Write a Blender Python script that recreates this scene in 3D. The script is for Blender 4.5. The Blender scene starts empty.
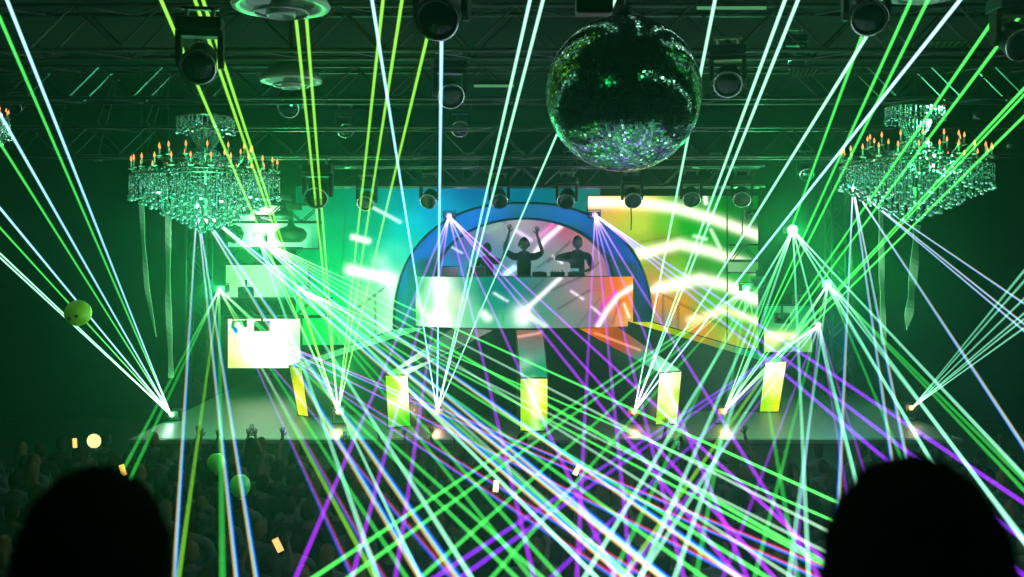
import bpy, bmesh, math, random
from mathutils import Vector, Matrix, Euler
R = random.Random(7)
PI = math.pi
scene = bpy.context.scene
COL = scene.collection
CAMZ, HY, F = 4.9, 250.0, 1000.0

def P(px, py, d):
    "point of the place seen at that pixel, d metres in front of the balcony"
    return Vector(((px-512)/F*d, d, CAMZ+(HY-py)/F*d))

# ------------------------------------------------------------------ materials
MATS = {}
def mat(name, color, rough=0.5, metal=0.0, emit=None, strength=0.0, bump=0.0, bscale=20, spec=0.5, vary=0.0):
    if name in MATS: return MATS[name]
    m = bpy.data.materials.new(name); m.use_nodes = True
    nt = m.node_tree; b = nt.nodes['Principled BSDF']
    b.inputs['Base Color'].default_value = (*color, 1)
    b.inputs['Roughness'].default_value = rough
    b.inputs['Metallic'].default_value = metal
    b.inputs['Specular IOR Level'].default_value = 0.0 if rough >= .5 and spec == .5 else spec
    if emit:
        b.inputs['Emission Color'].default_value = (*emit, 1); b.inputs['Emission Strength'].default_value = strength
    if bump or vary:
        tc = nt.nodes.new('ShaderNodeTexCoord'); n = nt.nodes.new('ShaderNodeTexNoise')
        n.inputs['Scale'].default_value = bscale; n.inputs['Detail'].default_value = 4
        nt.links.new(tc.outputs['Object'], n.inputs['Vector'])
        if bump:
            bp = nt.nodes.new('ShaderNodeBump'); bp.inputs['Strength'].default_value = bump
            nt.links.new(n.outputs['Fac'], bp.inputs['Height']); nt.links.new(bp.outputs['Normal'], b.inputs['Normal'])
        if vary:
            cr = nt.nodes.new('ShaderNodeValToRGB')
            cr.color_ramp.elements[0].color = (*[c*(1-vary) for c in color], 1)
            cr.color_ramp.elements[1].color = (*[min(1, c*(1+vary)) for c in color], 1)
            nt.links.new(n.outputs['Fac'], cr.inputs['Fac']); nt.links.new(cr.outputs['Color'], b.inputs['Base Color'])
    MATS[name] = m
    return m

def glow_mat(name, color, strength, light=False):
    if name in MATS: return MATS[name]
    m = bpy.data.materials.new(name); m.use_nodes = True; nt = m.node_tree; nt.nodes.clear()
    o = nt.nodes.new('ShaderNodeOutputMaterial'); e = nt.nodes.new('ShaderNodeEmission')
    e.inputs['Color'].default_value = (*color, 1); e.inputs['Strength'].default_value = strength
    nt.links.new(e.outputs[0], o.inputs['Surface'])
    if not light: m.cycles.emission_sampling = 'NONE'
    MATS[name] = m
    return m

def beam_mat(name, edge, core, strength, power=1.35):
    "laser light scattered on the haze: adds to whatever lies behind it"
    if name in MATS: return MATS[name]
    m = bpy.data.materials.new(name); m.use_nodes = True; nt = m.node_tree; nt.nodes.clear()
    N = nt.nodes.new; L = nt.links.new
    o = N('ShaderNodeOutputMaterial'); e = N('ShaderNodeEmission'); t = N('ShaderNodeBsdfTransparent'); a = N('ShaderNodeAddShader')
    lw = N('ShaderNodeLayerWeight'); lw.inputs['Blend'].default_value = 0.5
    inv = N('ShaderNodeMath'); inv.operation = 'SUBTRACT'; inv.inputs[0].default_value = 1.0
    pw = N('ShaderNodeMath'); pw.operation = 'POWER'; pw.inputs[1].default_value = power
    ml = N('ShaderNodeMath'); ml.operation = 'MULTIPLY'; ml.inputs[1].default_value = strength
    mx = N('ShaderNodeMix'); mx.data_type = 'RGBA'
    mx.inputs[6].default_value = (*edge, 1); mx.inputs[7].default_value = (*core, 1)
    at = N('ShaderNodeAttribute'); at.attribute_name = 'along'
    a1 = N('ShaderNodeMath'); a1.operation = 'MULTIPLY'; a1.inputs[1].default_value = -6.0     # the light thins out with distance
    a2 = N('ShaderNodeMath'); a2.operation = 'EXPONENT'
    a3 = N('ShaderNodeMath'); a3.operation = 'MULTIPLY_ADD'; a3.inputs[1].default_value = 6.0*strength; a3.inputs[2].default_value = strength
    L(at.outputs['Fac'], a1.inputs[0]); L(a1.outputs[0], a2.inputs[0]); L(a2.outputs[0], a3.inputs[0]); L(a3.outputs[0], ml.inputs[1])
    L(lw.outputs['Facing'], inv.inputs[1]); L(inv.outputs[0], pw.inputs[0]); L(pw.outputs[0], ml.inputs[0])
    L(pw.outputs[0], mx.inputs[0])
    hot = N('ShaderNodeMix'); hot.data_type = 'RGBA'; hot.inputs[7].default_value = (1, 1, 1, 1)    # burnt out close to the aperture
    h1 = N('ShaderNodeMath'); h1.operation = 'POWER'; h1.inputs[1].default_value = 1.6
    h2 = N('ShaderNodeMath'); h2.operation = 'MULTIPLY'; h2.inputs[1].default_value = .75
    L(a2.outputs[0], h1.inputs[0]); L(h1.outputs[0], h2.inputs[0]); L(h2.outputs[0], hot.inputs[0]); L(mx.outputs[2], hot.inputs[6]); L(hot.outputs[2], e.inputs['Color']); L(ml.outputs[0], e.inputs['Strength'])
    L(e.outputs[0], a.inputs[0]); L(t.outputs[0], a.inputs[1]); L(a.outputs[0], o.inputs['Surface'])
    m.cycles.emission_sampling = 'NONE'
    MATS[name] = m
    return m

def screen_mat(strength=1.0, light=False, name='led_screen'):
    key = name+str(strength)
    if key in MATS: return MATS[key]
    m = bpy.data.materials.new(key); m.use_nodes = True; nt = m.node_tree; nt.nodes.clear()
    N = nt.nodes.new; L = nt.links.new
    o = N('ShaderNodeOutputMaterial'); e = N('ShaderNodeEmission'); at = N('ShaderNodeAttribute'); at.attribute_name = 'picture'
    tc = N('ShaderNodeTexCoord'); br = N('ShaderNodeTexBrick')      # seams between the led tiles
    br.offset = 0; br.inputs['Scale'].default_value = 1.0; br.inputs['Brick Width'].default_value = 0.5; br.inputs['Row Height'].default_value = 0.5
    br.inputs['Mortar Size'].default_value = 0.006; br.inputs['Mortar Smooth'].default_value = 0.5
    br.inputs['Color1'].default_value = br.inputs['Color2'].default_value = (1, 1, 1, 1); br.inputs['Mortar'].default_value = (.8, .85, .8, 1)
    L(tc.outputs['UV'], br.inputs['Vector'])
    mx = N('ShaderNodeMix'); mx.data_type = 'RGBA'; mx.blend_type = 'MULTIPLY'; mx.inputs[0].default_value = 1
    L(at.outputs['Color'], mx.inputs[6]); L(br.outputs['Color'], mx.inputs[7]); L(mx.outputs[2], e.inputs['Color'])
    e.inputs['Strength'].default_value = strength
    L(e.outputs[0], o.inputs['Surface'])
    if not light: m.cycles.emission_sampling = 'NONE'
    MATS[key] = m
    return m

BLACK = mat('black_powder_coat', (.012, .014, .013), .45, .3)
TRUSS = mat('black_aluminium_truss', (.035, .045, .04), .35, .7)
STEEL = mat('brushed_steel', (.25, .27, .26), .3, 1.0)
PLASTIC = mat('black_plastic', (.01, .011, .011), .35)
LENS = mat('fixture_glass', (.004, .01, .012), .08, .0, spec=.35)
DARKFLOOR = mat('stage_laminate', (.05, .07, .055), .42, 0, bump=.03, bscale=8, spec=.9)
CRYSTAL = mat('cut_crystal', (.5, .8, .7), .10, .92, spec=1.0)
BRASS = mat('dark_brass', (.10, .12, .07), .35, .9)
CANDLE = mat('candle_sleeve', (.3, .3, .22), .5)
BULB = glow_mat('warm_bulb', (1.0, .42, .12), 1.5)
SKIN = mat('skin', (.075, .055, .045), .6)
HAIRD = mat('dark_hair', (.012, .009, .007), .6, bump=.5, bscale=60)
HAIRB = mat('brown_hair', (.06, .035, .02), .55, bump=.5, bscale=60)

# ------------------------------------------------------------------ helpers
def link(name, bm, m, parent=None, smooth=False, loc=None):
    me = bpy.data.meshes.new(name)
    bm.to_mesh(me); bm.free()
    for x in (m if isinstance(m, (list, tuple)) else [m]): me.materials.append(x)
    if smooth:
        for p in me.polygons: p.use_smooth = True
    o = bpy.data.objects.new(name, me); COL.objects.link(o)
    if parent is not None: o.parent = parent
    if loc is not None: o.location = loc
    return o

def thing(name, label, cat, loc=(0, 0, 0), rot=(0, 0, 0), group=None):
    o = bpy.data.objects.new(name, None); COL.objects.link(o); o.empty_display_size = .1
    o.location = loc; o.rotation_euler = rot; o['label'] = label; o['category'] = cat
    if group: o['group'] = group
    return o
def tag(o, label, cat, group=None):
    o['label'] = label; o['category'] = cat
    if group: o['group'] = group
    return o
def struct(name, bm, m):
    o = link(name, bm, m); o['kind'] = 'structure'; return o

def dup(root, label=None, loc=None, rot=None, scale=None, group=None):
    def cp(o, parent):
        c = o.copy(); COL.objects.link(c)
        if parent is not None: c.parent = parent; c.matrix_parent_inverse = o.matrix_parent_inverse.copy()
        for ch in KIDS.get(o.name, ()): cp(ch, c)
        return c
    if root.name not in KIDS:
        def scan(o):
            KIDS[o.name] = [c for c in bpy.data.objects if c.parent == o]
            for c in KIDS[o.name]: scan(c)
        scan(root)
    r = cp(root, None)
    if label: r['label'] = label
    if loc is not None: r.location = loc
    if rot is not None: r.rotation_euler = rot
    if scale is not None: r.scale = (scale,)*3
    if group: r['group'] = group
    return r
KIDS = {}

def box(bm, c, s, rot=None, bev=0.0, mi=0):
    M = Matrix.Translation(Vector(c))
    if rot: M = M @ Euler(rot).to_matrix().to_4x4()
    M = M @ Matrix.Diagonal((s[0], s[1], s[2], 1))
    r = bmesh.ops.create_cube(bm, size=1, matrix=M)
    if bev:
        es = list({e for v in r['verts'] for e in v.link_edges})
        rr = bmesh.ops.bevel(bm, geom=es, offset=bev, segments=2, affect='EDGES', profile=.6)
    if mi:
        for f in {f for v in r['verts'] if v.is_valid for f in v.link_faces}: f.material_index = mi

def frame_of(d):
    d = d.normalized(); up = Vector((0, 0, 1)) if abs(d.z) < .9 else Vector((1, 0, 0))
    a = d.cross(up).normalized(); return a, a.cross(d).normalized()

def tube(bm, a, b, r0, r1=None, n=8, caps=True, mi=0, layer=False):
    a, b = Vector(a), Vector(b); r1 = r0 if r1 is None else r1
    if layer: lay = bm.verts.layers.float.get('along') or bm.verts.layers.float.new('along')
    u, v = frame_of(b-a)
    A = [bm.verts.new(a+(u*math.cos(2*PI*i/n)+v*math.sin(2*PI*i/n))*r0) for i in range(n)]
    B = [bm.verts.new(b+(u*math.cos(2*PI*i/n)+v*math.sin(2*PI*i/n))*r1) for i in range(n)]
    fs = [bm.faces.new((A[i], A[(i+1) % n], B[(i+1) % n], B[i])) for i in range(n)]
    if caps: fs += [bm.faces.new(A[::-1]), bm.faces.new(B)]
    for f in fs: f.material_index = mi
    if layer:      # how far along the beam, for its thinning out
        for v in A: v[lay] = 0.0
        for v in B: v[lay] = float(layer)

def path(bm, pts, r, n=6):
    for i in range(len(pts)-1): tube(bm, pts[i], pts[i+1], r[i] if isinstance(r, (list, tuple)) else r, r[i+1] if isinstance(r, (list, tuple)) else r, n)

def lathe(bm, prof, n=24, M=Matrix.Identity(4), mi=0, close=True):
    rings = []
    for (r, z) in prof:
        if r < 1e-5: rings.append([bm.verts.new(M @ Vector((0, 0, z)))])
        else: rings.append([bm.verts.new(M @ Vector((r*math.cos(2*PI*i/n), r*math.sin(2*PI*i/n), z))) for i in range(n)])
    for A, B in zip(rings, rings[1:]):
        for i in range(n):
            j = (i+1) % n
            if len(A) == 1 and len(B) == 1: continue
            if len(A) == 1: f = bm.faces.new((A[0], B[j], B[i]))
            elif len(B) == 1: f = bm.faces.new((A[i], A[j], B[0]))
            else: f = bm.faces.new((A[i], A[j], B[j], B[i]))
            f.material_index = mi

def prism(bm, poly, off, mi=0):
    "poly: points in order, extruded by off"
    off = Vector(off)
    A = [bm.verts.new(Vector(p)) for p in poly]; B = [bm.verts.new(Vector(p)+off) for p in poly]
    n = len(poly)
    fs = [bm.faces.new(A[::-1]), bm.faces.new(B)] + [bm.faces.new((A[i], A[(i+1) % n], B[(i+1) % n], B[i])) for i in range(n)]
    for f in fs: f.material_index = mi

# ------------------------------------------------------------------ picture shown on the led screens
def lerp(a, b, t): return tuple(x+(y-x)*t for x, y in zip(a, b))
def picture(ctrl, streaks=(), darks=()):
    def f(x, y):
        sw = 0; c = [0, 0, 0]
        for (cx, cy, col) in ctrl:
            w = 1/((x-cx)**2+(y-cy)**2+60)**1.6
            sw += w
            for k in range(3): c[k] += w*col[k]
        c = [(v/sw)**1.9 if v > 0 else 0 for v in c]
        for (pts, wd, col, amp) in streaks:
            best = 1e9; tt = 0
            for i in range(len(pts)-1):
                x0, y0 = pts[i]; x1, y1 = pts[i+1]; dx, dy = x1-x0, y1-y0
                t = max(0, min(1, ((x-x0)*dx+(y-y0)*dy)/(dx*dx+dy*dy+1e-9)))
                dd = (x-x0-t*dx)**2+(y-y0-t*dy)**2
                if dd < best: best = dd
            g = math.exp(-best/(wd*wd))*amp
            for k in range(3): c[k] += g*col[k]
        for (x0, y0, x1, y1, wd, amt) in darks:
            dx, dy = x1-x0, y1-y0
            t = max(0, min(1, ((x-x0)*dx+(y-y0)*dy)/(dx*dx+dy*dy+1e-9)))
            g = math.exp(-((x-x0-t*dx)**2+(y-y0-t*dy)**2)/(wd*wd))*amt
            c = [v*(1-g) for v in c]
        return c
    return f

def px_of(p):
    return 512+p.x/p.y*F, HY-(p.z-CAMZ)/p.y*F

def screen(name, pos, nu, nv, func, strength, parent, thick=.08, mask=None, light=False, usz=None):
    """led panel: pos(u,v) gives the front surface; the picture is read at the place's own plan"""
    bm = bmesh.new(); lay = bm.loops.layers.float_color.new('picture'); uvl = bm.loops.layers.uv.new('UVMap')
    g = [[bm.verts.new(pos(i/nu, j/nv)) for i in range(nu+1)] for j in range(nv+1)]
    cc = {}
    for row in g:
        for v in row: cc[v] = func(*px_of(v.co))
    for j in range(nv):
        for i in range(nu):
            vs = (g[j][i], g[j][i+1], g[j+1][i+1], g[j+1][i])
            if mask:
                c = sum((v.co for v in vs), Vector())/4
                if not mask(*px_of(c)): continue
            f = bm.faces.new(vs)
            for l in f.loops:
                l[lay] = (*[max(0, x) for x in cc[l.vert]], 1)
                l[uvl].uv = (l.vert.co.x*1.0, l.vert.co.z*1.0)
    bmesh.ops.delete(bm, geom=[v for v in bm.verts if not v.link_faces], context='VERTS')
    face = link(name, bm, screen_mat(strength, light), parent)
    return face

# ================================================================== THE ROOM
bm = bmesh.new(); box(bm, (0, 12, -.1), (34, 36, .2)); struct('floor', bm, mat('dance_floor', (.02, .024, .022), .4, vary=.3, bscale=3))
bm = bmesh.new(); box(bm, (0, 12, 9.1), (34, 36, .2)); struct('ceiling', bm, mat('ceiling_black', (.012, .016, .014), .8, bump=.2, bscale=4))
WALL = mat('black_drape_wall', (.012, .022, .016), .9, bump=.3, bscale=5)
bm = bmesh.new(); box(bm, (0, 29.1, 4.5), (34, .2, 9.4)); struct('wall_back', bm, WALL)
bm = bmesh.new(); box(bm, (-16.1, 12, 4.5), (.2, 34.4, 9.4)); struct('wall_left', bm, WALL)
bm = bmesh.new(); box(bm, (16.1, 12, 4.5), (.2, 34.4, 9.4)); struct('wall_right', bm, WALL)
bm = bmesh.new(); box(bm, (0, -5.1, 4.5), (34, .2, 9.4)); struct('wall_front', bm, WALL)
# balcony the picture is taken from
bm = bmesh.new(); box(bm, (0, -1.0, 2.82), (30, 5.6, .2)); struct('balcony_deck', bm, DARKFLOOR)

# stage
SZ = 1.3
bm = bmesh.new(); box(bm, (.65, 24.1, SZ/2), (15.9, 10, SZ), bev=.02); struct('stage_deck', bm, DARKFLOOR)
bm = bmesh.new(); box(bm, (.65, 19.07, SZ-.05), (15.9, .05, .07)); struct('trim_1', bm, mat('stage_edge_trim', (.3, .34, .3), .3, .8))

# ================================================================== LED WALLS
cW = (1.0, 1.0, .95)
leftwall = picture([
    (330, 175, (.0, .40, .26)), (330, 200, (.0, .52, .30)), (335, 228, (.0, .66, .36)), (335, 260, (.0, .74, .36)), (330, 300, (.0, .86, .34)), (305, 330, (.05, .95, .25)), (300, 260, (.0, .6, .3)), (300, 190, (.0, .3, .2)),
    (365, 175, (.0, .42, .34)), (365, 205, (.0, .55, .36)), (378, 225, (.0, .66, .44)), (370, 260, (.1, .85, .5)), (365, 300, (.5, 1.0, .6)), (350, 330, (.2, .9, .4)),
    (395, 180, (.0, .44, .50)), (400, 205, (.0, .62, .62)), (400, 228, (.0, .85, .75)), (412, 222, (.0, .8, .88)), (395, 250, (.2, .95, .75)), (395, 290, (.75, 1.0, .85)), (398, 320, (.7, .98, .8)),
    (430, 180, (.0, .42, .62)), (470, 180, (.0, .34, .60)), (520, 180, (.0, .38, .50)), (570, 182, (.0, .40, .42)), (596, 190, (.1, .42, .38)), (430, 205, (.0, .6, .85)),
], [([(350, 270), (390, 279)], 5, cW, 1.6), ([(372, 207), (400, 222)], 1.3, (.7, 1, .9), 1.2), ([(353, 237), (368, 241)], 2.5, cW, 1.6), ([(380, 262), (400, 300)], 8, (.6, .8, .7), .6)],
   [(384, 288, 352, 312, 1.0, .7), (375, 296, 376, 345, 1.0, .5), (346, 210, 336, 345, .8, .3), (362, 210, 358, 345, .8, .25)])
rightwall = picture([
    (600, 198, (.8, .65, .5)), (615, 200, (1.0, .75, .1)), (640, 200, (1, .9, .3)), (690, 197, (.2, .6, .15)), (735, 200, (.0, .35, .08)), (750, 225, (.0, .3, .09)),
    (640, 225, (.75, .9, .25)), (665, 225, (.35, .8, .12)), (690, 225, (.0, .62, .06)), (720, 225, (.0, .55, .06)), (745, 250, (.05, .4, .1)),
    (640, 245, (.55, .75, .15)), (665, 243, (.45, .55, .08)), (700, 240, (.0, .7, .06)), (730, 250, (.0, .5, .1)), (650, 285, (.75, .6, .25)), (680, 275, (.45, .85, .2)), (700, 270, (.15, .5, .12)), (730, 280, (.05, .6, .1)), (750, 300, (.0, .5, .1)),
    (655, 300, (.95, .5, .25)), (680, 305, (.9, .55, .12)), (710, 305, (.3, .8, .12)), (735, 320, (.2, .75, .15)), (665, 322, (.55, .5, .45)), (700, 325, (.9, .5, .2)), (730, 338, (.7, .75, .2)), (755, 340, (.4, .6, .1)),
], [([(590, 202), (640, 203), (676, 208), (710, 218), (760, 236)], 5, (1, 1, .75), 1.6),
    ([(640, 254), (680, 244), (712, 252), (765, 271)], 5, (1, 1, .75), 1.5),
    ([(660, 288), (700, 279), (726, 285), (756, 300)], 5.5, (1, 1, .8), 1.5),
    ([(690, 320), (725, 310), (760, 322)], 4, (1, .9, .5), 1.0),
    ([(705, 196), (706, 203)], 2, cW, 1.5), ([(711, 230), (720, 248)], 1.6, (.7, 1, .7), 1.1), ([(694, 236), (706, 239)], 1.6, (.7, 1, .7), 1.0),
    ([(652, 290), (662, 287)], 3, cW, 1)],
   [(663, 296, 663, 330, 1, .6), (678, 306, 678, 335, 1, .6), (658, 292, 760, 345, 1, .6), (727, 196, 727, 290, .8, .5), (640, 242, 690, 233, .8, .3)])
def archmask_out(x, y): return True
w = thing('led_wall', 'wide curved video wall behind the arch showing green and teal light on its left part', 'video wall', (0, 0, 0))
def wallpos(x0, x1, y0, y1, d0, d1):
    def f(u, v):
        x = x0+(x1-x0)*u; d = d0+(d1-d0)*u
        p = P(x, y1, d); q = P(x, y0, d); return p.lerp(q, v)
    return f
screen('screen_face', wallpos(296, 600, 186, 345, 25.2, 26.0), 180, 100, leftwall, 1.0, w)
bm = bmesh.new(); prism(bm, [P(295, 346, 25.25), P(601, 346, 26.05), P(601, 185, 26.05), P(295, 185, 25.25)], (0, .12, 0)); link('cabinet', bm, PLASTIC, w)
w = thing('led_wall', 'video wall right of the arch showing yellow green and orange light streaks', 'video wall', (0, 0, 0))
screen('screen_face', wallpos(588, 758, 196, 348, 25.9, 25.2), 150, 120, rightwall, 1.0, w)
bm = bmesh.new(); prism(bm, [P(587, 349, 25.95), P(759, 349, 25.25), P(759, 195, 25.25), P(587, 195, 25.95)], (0, .12, 0)); link('cabinet', bm, PLASTIC, w)

# left stacked panels behind truss
def side_panel(x0, y0, x1, y1, d, ctrl, strength, label, streaks=(), darks=()):
    t = thing('led_panel', label, 'video panel', P((x0+x1)/2, y1, d))
    o = Vector(t.location)
    pic = picture(ctrl, streaks, darks)
    bm = bmesh.new(); lay = bm.loops.layers.float_color.new('picture'); uvl = bm.loops.layers.uv.new('UVMap')
    a, b = P(x0, y1, d), P(x1, y0, d); nu, nv = max(4, int((x1-x0)/1.5)), max(4, int((y1-y0)/1.5))
    g = [[bm.verts.new(Vector((a.x+(b.x-a.x)*i/nu, d, a.z+(b.z-a.z)*j/nv))-o) for i in range(nu+1)] for j in range(nv+1)]
    for j in range(nv):
        for i in range(nu):
            f = bm.faces.new((g[j][i], g[j][i+1], g[j+1][i+1], g[j+1][i]))
            for l in f.loops:
                l[lay] = (*[max(0, c) for c in pic(*px_of(l.vert.co+o))], 1); l[uvl].uv = (l.vert.co.x, l.vert.co.z)
    link('screen_face', bm, screen_mat(strength), t)
    bm = bmesh.new(); box(bm, (0, .07, (b.z-a.z)/2), (b.x-a.x+.08, .12, b.z-a.z+.08), bev=.01); link('cabinet', bm, PLASTIC, t)
    return t
side_panel(228, 205, 318, 248, 25.0, [(235, 215, (.5, .95, .7)), (262, 215, (.9, 1, .85)), (300, 212, (.1, .6, .35)), (232, 240, (.4, .9, .6)), (262, 240, (1, 1, .95)), (300, 240, (.5, .95, .7)), (316, 245, (.1, .6, .35))], 1.3,
           'topmost pale mint lit video panel on the left side of the stage')
side_panel(226, 265, 308, 298, 25.0, [(232, 280, (.45, 1, .5)), (245, 285, (.6, 1, .65)), (270, 280, (.6, 1, .7)), (300, 285, (.1, .8, .3))], 1.2,
           'middle green white video panel of the stack left of the stage')
side_panel(228, 319, 300, 368, 25.0, [(234, 345, (.9, 1, .6)), (250, 345, (1.2, 1.2, 1.1)), (275, 345, (1.2, 1.2, 1.1)), (296, 345, (.6, 1, .6)), (230, 365, (.7, 1, .4))], 1.6,
           'lowest and brightest white video panel of the stack left of the stage', streaks=[([(233, 326), (236, 331)], 2.6, (-1.5, -1.2, .1), 1)])
side_panel(764, 306, 812, 352, 25.0, [(770, 315, (.0, .5, .25)), (790, 312, (.3, .65, .4)), (805, 312, (.0, .45, .25)), (775, 325, (.1, .6, .3)), (775, 337, (1.1, 1.1, .6)), (800, 325, (.1, .6, .3)), (800, 338, (.5, .9, .3)), (790, 349, (.1, .5, .2))], 1.1,
           'yellow green video panel on the right side of the stage', streaks=[([(766, 336), (792, 336)], 3.5, (1, 1, .5), 1.0)])
side_panel(728, 261, 758, 272, 24.9, [(735, 265, (.5, .75, .5)), (755, 268, (.3, .6, .3))], .8, 'small pale video panel under the short truss right of the arch')

# ================================================================== ARCH
def ell(cx, cy, a, b, ang): return cx+a*math.cos(ang), cy-b*math.sin(ang)
D_A = 23.4
ARCH = mat('arch_shell', (.04, .17, .33), .6, .0, bump=.05, bscale=10)
arch = thing('dj_arch', 'wide rounded blue lit arch framing the dj booth', 'arch', P(523, 345, D_A))
ao = Vector(arch.location)
n = 64
outer = []; inner = []
for i in range(n+1):
    a = PI*i/n
    ox, oy = ell(523, 325, 129, 122, PI-a)
    ex = 2.3   # slightly squared shoulders
    c, s = math.cos(PI-a), math.sin(PI-a)
    ox = 523+129*math.copysign(abs(c)**(2/ex), c); oy = 325-122*abs(s)**(2/ex)
    outer.append(P(ox, oy, D_A)-ao)
    ix, iy = ell(524, 279, 90, 61, PI-a)
    inner.append(P(ix, iy, D_A-.0)-ao)
outer = [P(394, 345, D_A)-ao]+outer+[P(652, 345, D_A)-ao]
inner = [P(434, 345, D_A)-ao]+inner+[P(614, 345, D_A)-ao]
bm = bmesh.new()
fo = [bm.verts.new(p) for p in outer]; fi = [bm.verts.new(p+Vector((0, .35, 0))) for p in inner]
bo = [bm.verts.new(p+Vector((0, 1.4, 0))) for p in outer]; bi = [bm.verts.new(p+Vector((0, 1.4, 0))) for p in inner]
for i in range(len(outer)-1):
    bm.faces.new((fo[i], fo[i+1], fi[i+1], fi[i])); bm.faces.new((fi[i], fi[i+1], bi[i+1], bi[i]))
    bm.faces.new((bo[i+1], bo[i], bi[i], bi[i+1])); bm.faces.new((fo[i+1], fo[i], bo[i], bo[i+1]))
link('arch_shell', bm, ARCH, arch)
bm = bmesh.new(); path(bm, [p+Vector((0, -.02, 0)) for p in outer], .035, 6); link('edge_trim', bm, BLACK, arch)
bm = bmesh.new(); path(bm, [p+Vector((0, .33, 0)) for p in inner], .025, 6); link('edge_trim', bm, BLACK, arch)

inner_pic = picture([
    (445, 268, (.1, .5, .75)), (460, 250, (.25, .3, .7)), (480, 262, (.2, .55, .7)), (480, 240, (.35, .4, .65)), (495, 228, (.5, .6, .6)), (500, 262, (.3, .5, .6)), (520, 224, (.62, .6, .66)), (540, 265, (.35, .55, .55)),
    (545, 235, (.6, .5, .65)), (560, 225, (.7, .25, .4)), (560, 262, (.5, .55, .55)), (600, 250, (.6, .45, .55)), (600, 270, (.65, .5, .5)), (585, 230, (.7, .4, .45)), (612, 268, (.5, .2, .5)),
], [([(561, 226), (545, 240), (534, 255)], 2.6, (1, .85, 1), 1.2), ([(553, 224), (537, 238)], 2.0, (.7, .05, .4), .9), ([(517, 231), (531, 240)], 2, (.8, .6, 1), .9),
    ([(553, 256), (562, 263)], 1.1, (1, .9, 1), 1.1), ([(450, 246), (462, 253)], 1.0, (.6, 1, 1), 1), ([(514, 268), (506, 274)], 3, (.6, 1, 1), 1.2), ([(487, 232), (500, 225)], 3, (.1, .3, .1), .4)],
   [(548, 262, 570, 242, 1.3, .6), (535, 270, 550, 258, 1.1, .5), (583, 277, 600, 262, 1.0, .5), (500, 220, 506, 223, 1, .5)])
w = thing('led_wall', 'pale lavender and pink video wall behind the performers inside the arch', 'video wall', (0, 0, 0))
screen('screen_face', wallpos(428, 620, 212, 300, 25.0, 25.0), 190, 90, inner_pic, 1.0, w, mask=lambda x, y: ((x-524)/92)**2+((min(y, 279)-279)/63.5)**2 < 1)
bm = bmesh.new(); prism(bm, [P(431, 301, 25.05), P(617, 301, 25.05)]+[P(524+93*math.cos(PI*i/40), 279-64*math.sin(PI*i/40), 25.05) for i in range(41)], (0, .1, 0)); link('cabinet', bm, PLASTIC, w)

# ================================================================== DJ BOOTH
booth = thing('dj_booth', 'curved dj booth with wraparound video front, white on the left turning orange on the right', 'dj booth', (0, 0, 0))
booth_pic = picture([
    (416, 285, (.15, .8, .4)), (418, 310, (.2, .9, .3)), (430, 295, (.6, 1, .75)), (440, 290, (1.2, 1.2, 1.2)), (440, 320, (1.2, 1.2, 1.15)), (456, 300, (.85, 1, .8)), (470, 285, (.2, .7, .5)), (472, 315, (.4, .9, .6)),
    (485, 285, (.0, .42, .38)), (490, 305, (.05, .55, .4)), (505, 285, (.0, .4, .45)), (510, 300, (.1, .55, .5)), (520, 285, (.1, .45, .45)), (505, 322, (.3, .8, .55)),
    (535, 285, (.25, .42, .42)), (545, 310, (.25, .55, .45)), (560, 300, (.42, .48, .46)), (575, 285, (.55, .45, .55)), (585, 300, (.6, .5, .52)), (575, 320, (.4, .5, .48)), (600, 285, (.7, .35, .4)), (598, 318, (.45, .35, .5)),
    (612, 285, (1, .35, .12)), (620, 295, (1, .4, .1)), (620, 310, (1, .5, .3)), (630, 285, (1, .65, .05)), (630, 300, (1, .55, .05)), (630, 318, (.9, .7, .3)),
], [([(440, 277), (440, 328)], 6, (.6, .6, .6), 1), ([(522, 313), (560, 278)], 2.2, (.9, .9, 1), 1.2), ([(522, 314), (523, 318)], 9, (1, 1, 1), 1.1), ([(484, 314), (488, 318)], 4, (1, 1, .9), 1.1),
    ([(524, 312), (545, 326)], 2.5, (.8, 1, .9), .9), ([(494, 293), (507, 301)], 1.2, (.9, 1, 1), 1), ([(571, 291), (583, 299)], 1.1, (1, .9, 1), 1), ([(592, 307), (600, 314)], 1.2, (1, .9, 1), .9),
    ([(634, 286), (618, 296), (606, 312), (598, 326)], 2.6, (1, .9, .9), 1.2), ([(616, 292), (603, 305), (596, 322)], 2.2, (.3, -.2, .5), .8), ([(624, 304), (629, 317)], 1.2, (1, .9, .7), 1), ([(416, 302), (430, 320)], 5, (.8, .8, .7), .8)],
   [(552, 290, 592, 272, 1.3, .5), (590, 290, 558, 309, 1.1, .55), (620, 300, 612, 324, 1, .5), (550, 274, 530, 292, 1, .35), (508, 284, 502, 326, .8, .3), (577, 327, 600, 298, .8, .35)])
def boothpos(u, v):
    th = (u-.5)*2
    x = 524.5+109.5*math.sin(th*PI/2*.92)/math.sin(PI/2*.92)
    d = 22.9-.9*math.cos(th*PI/2*.92)
    yt = 277-0.0; 
    zt, zb = 4.30, 3.18
    X = (x-512)/F*22.6
    return Vector((X, d, zb+(zt-zb)*v))
screen('front_screen', boothpos, 150, 50, booth_pic, 1.0, booth)
bm = bmesh.new()
ring = [boothpos(i/60, 0) for i in range(61)]
prism(bm, [Vector((p.x*.995, p.y+.03, 3.16)) for p in ring], (0, 0, .02)); prism(bm, [Vector((p.x*.995, p.y+.03, 4.24)) for p in ring], (0, 0, .07)); link('counter', bm, PLASTIC, booth)
bm = bmesh.new()
ring2 = [Vector((.28+(p.x-.28)*.93, p.y+.12, SZ)) for p in ring]
prism(bm, ring2, (0, 0, 3.16-SZ)); link('plinth', bm, mat('booth_plinth', (.02, .05, .045), .5, bump=.2, bscale=30), booth)
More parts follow.
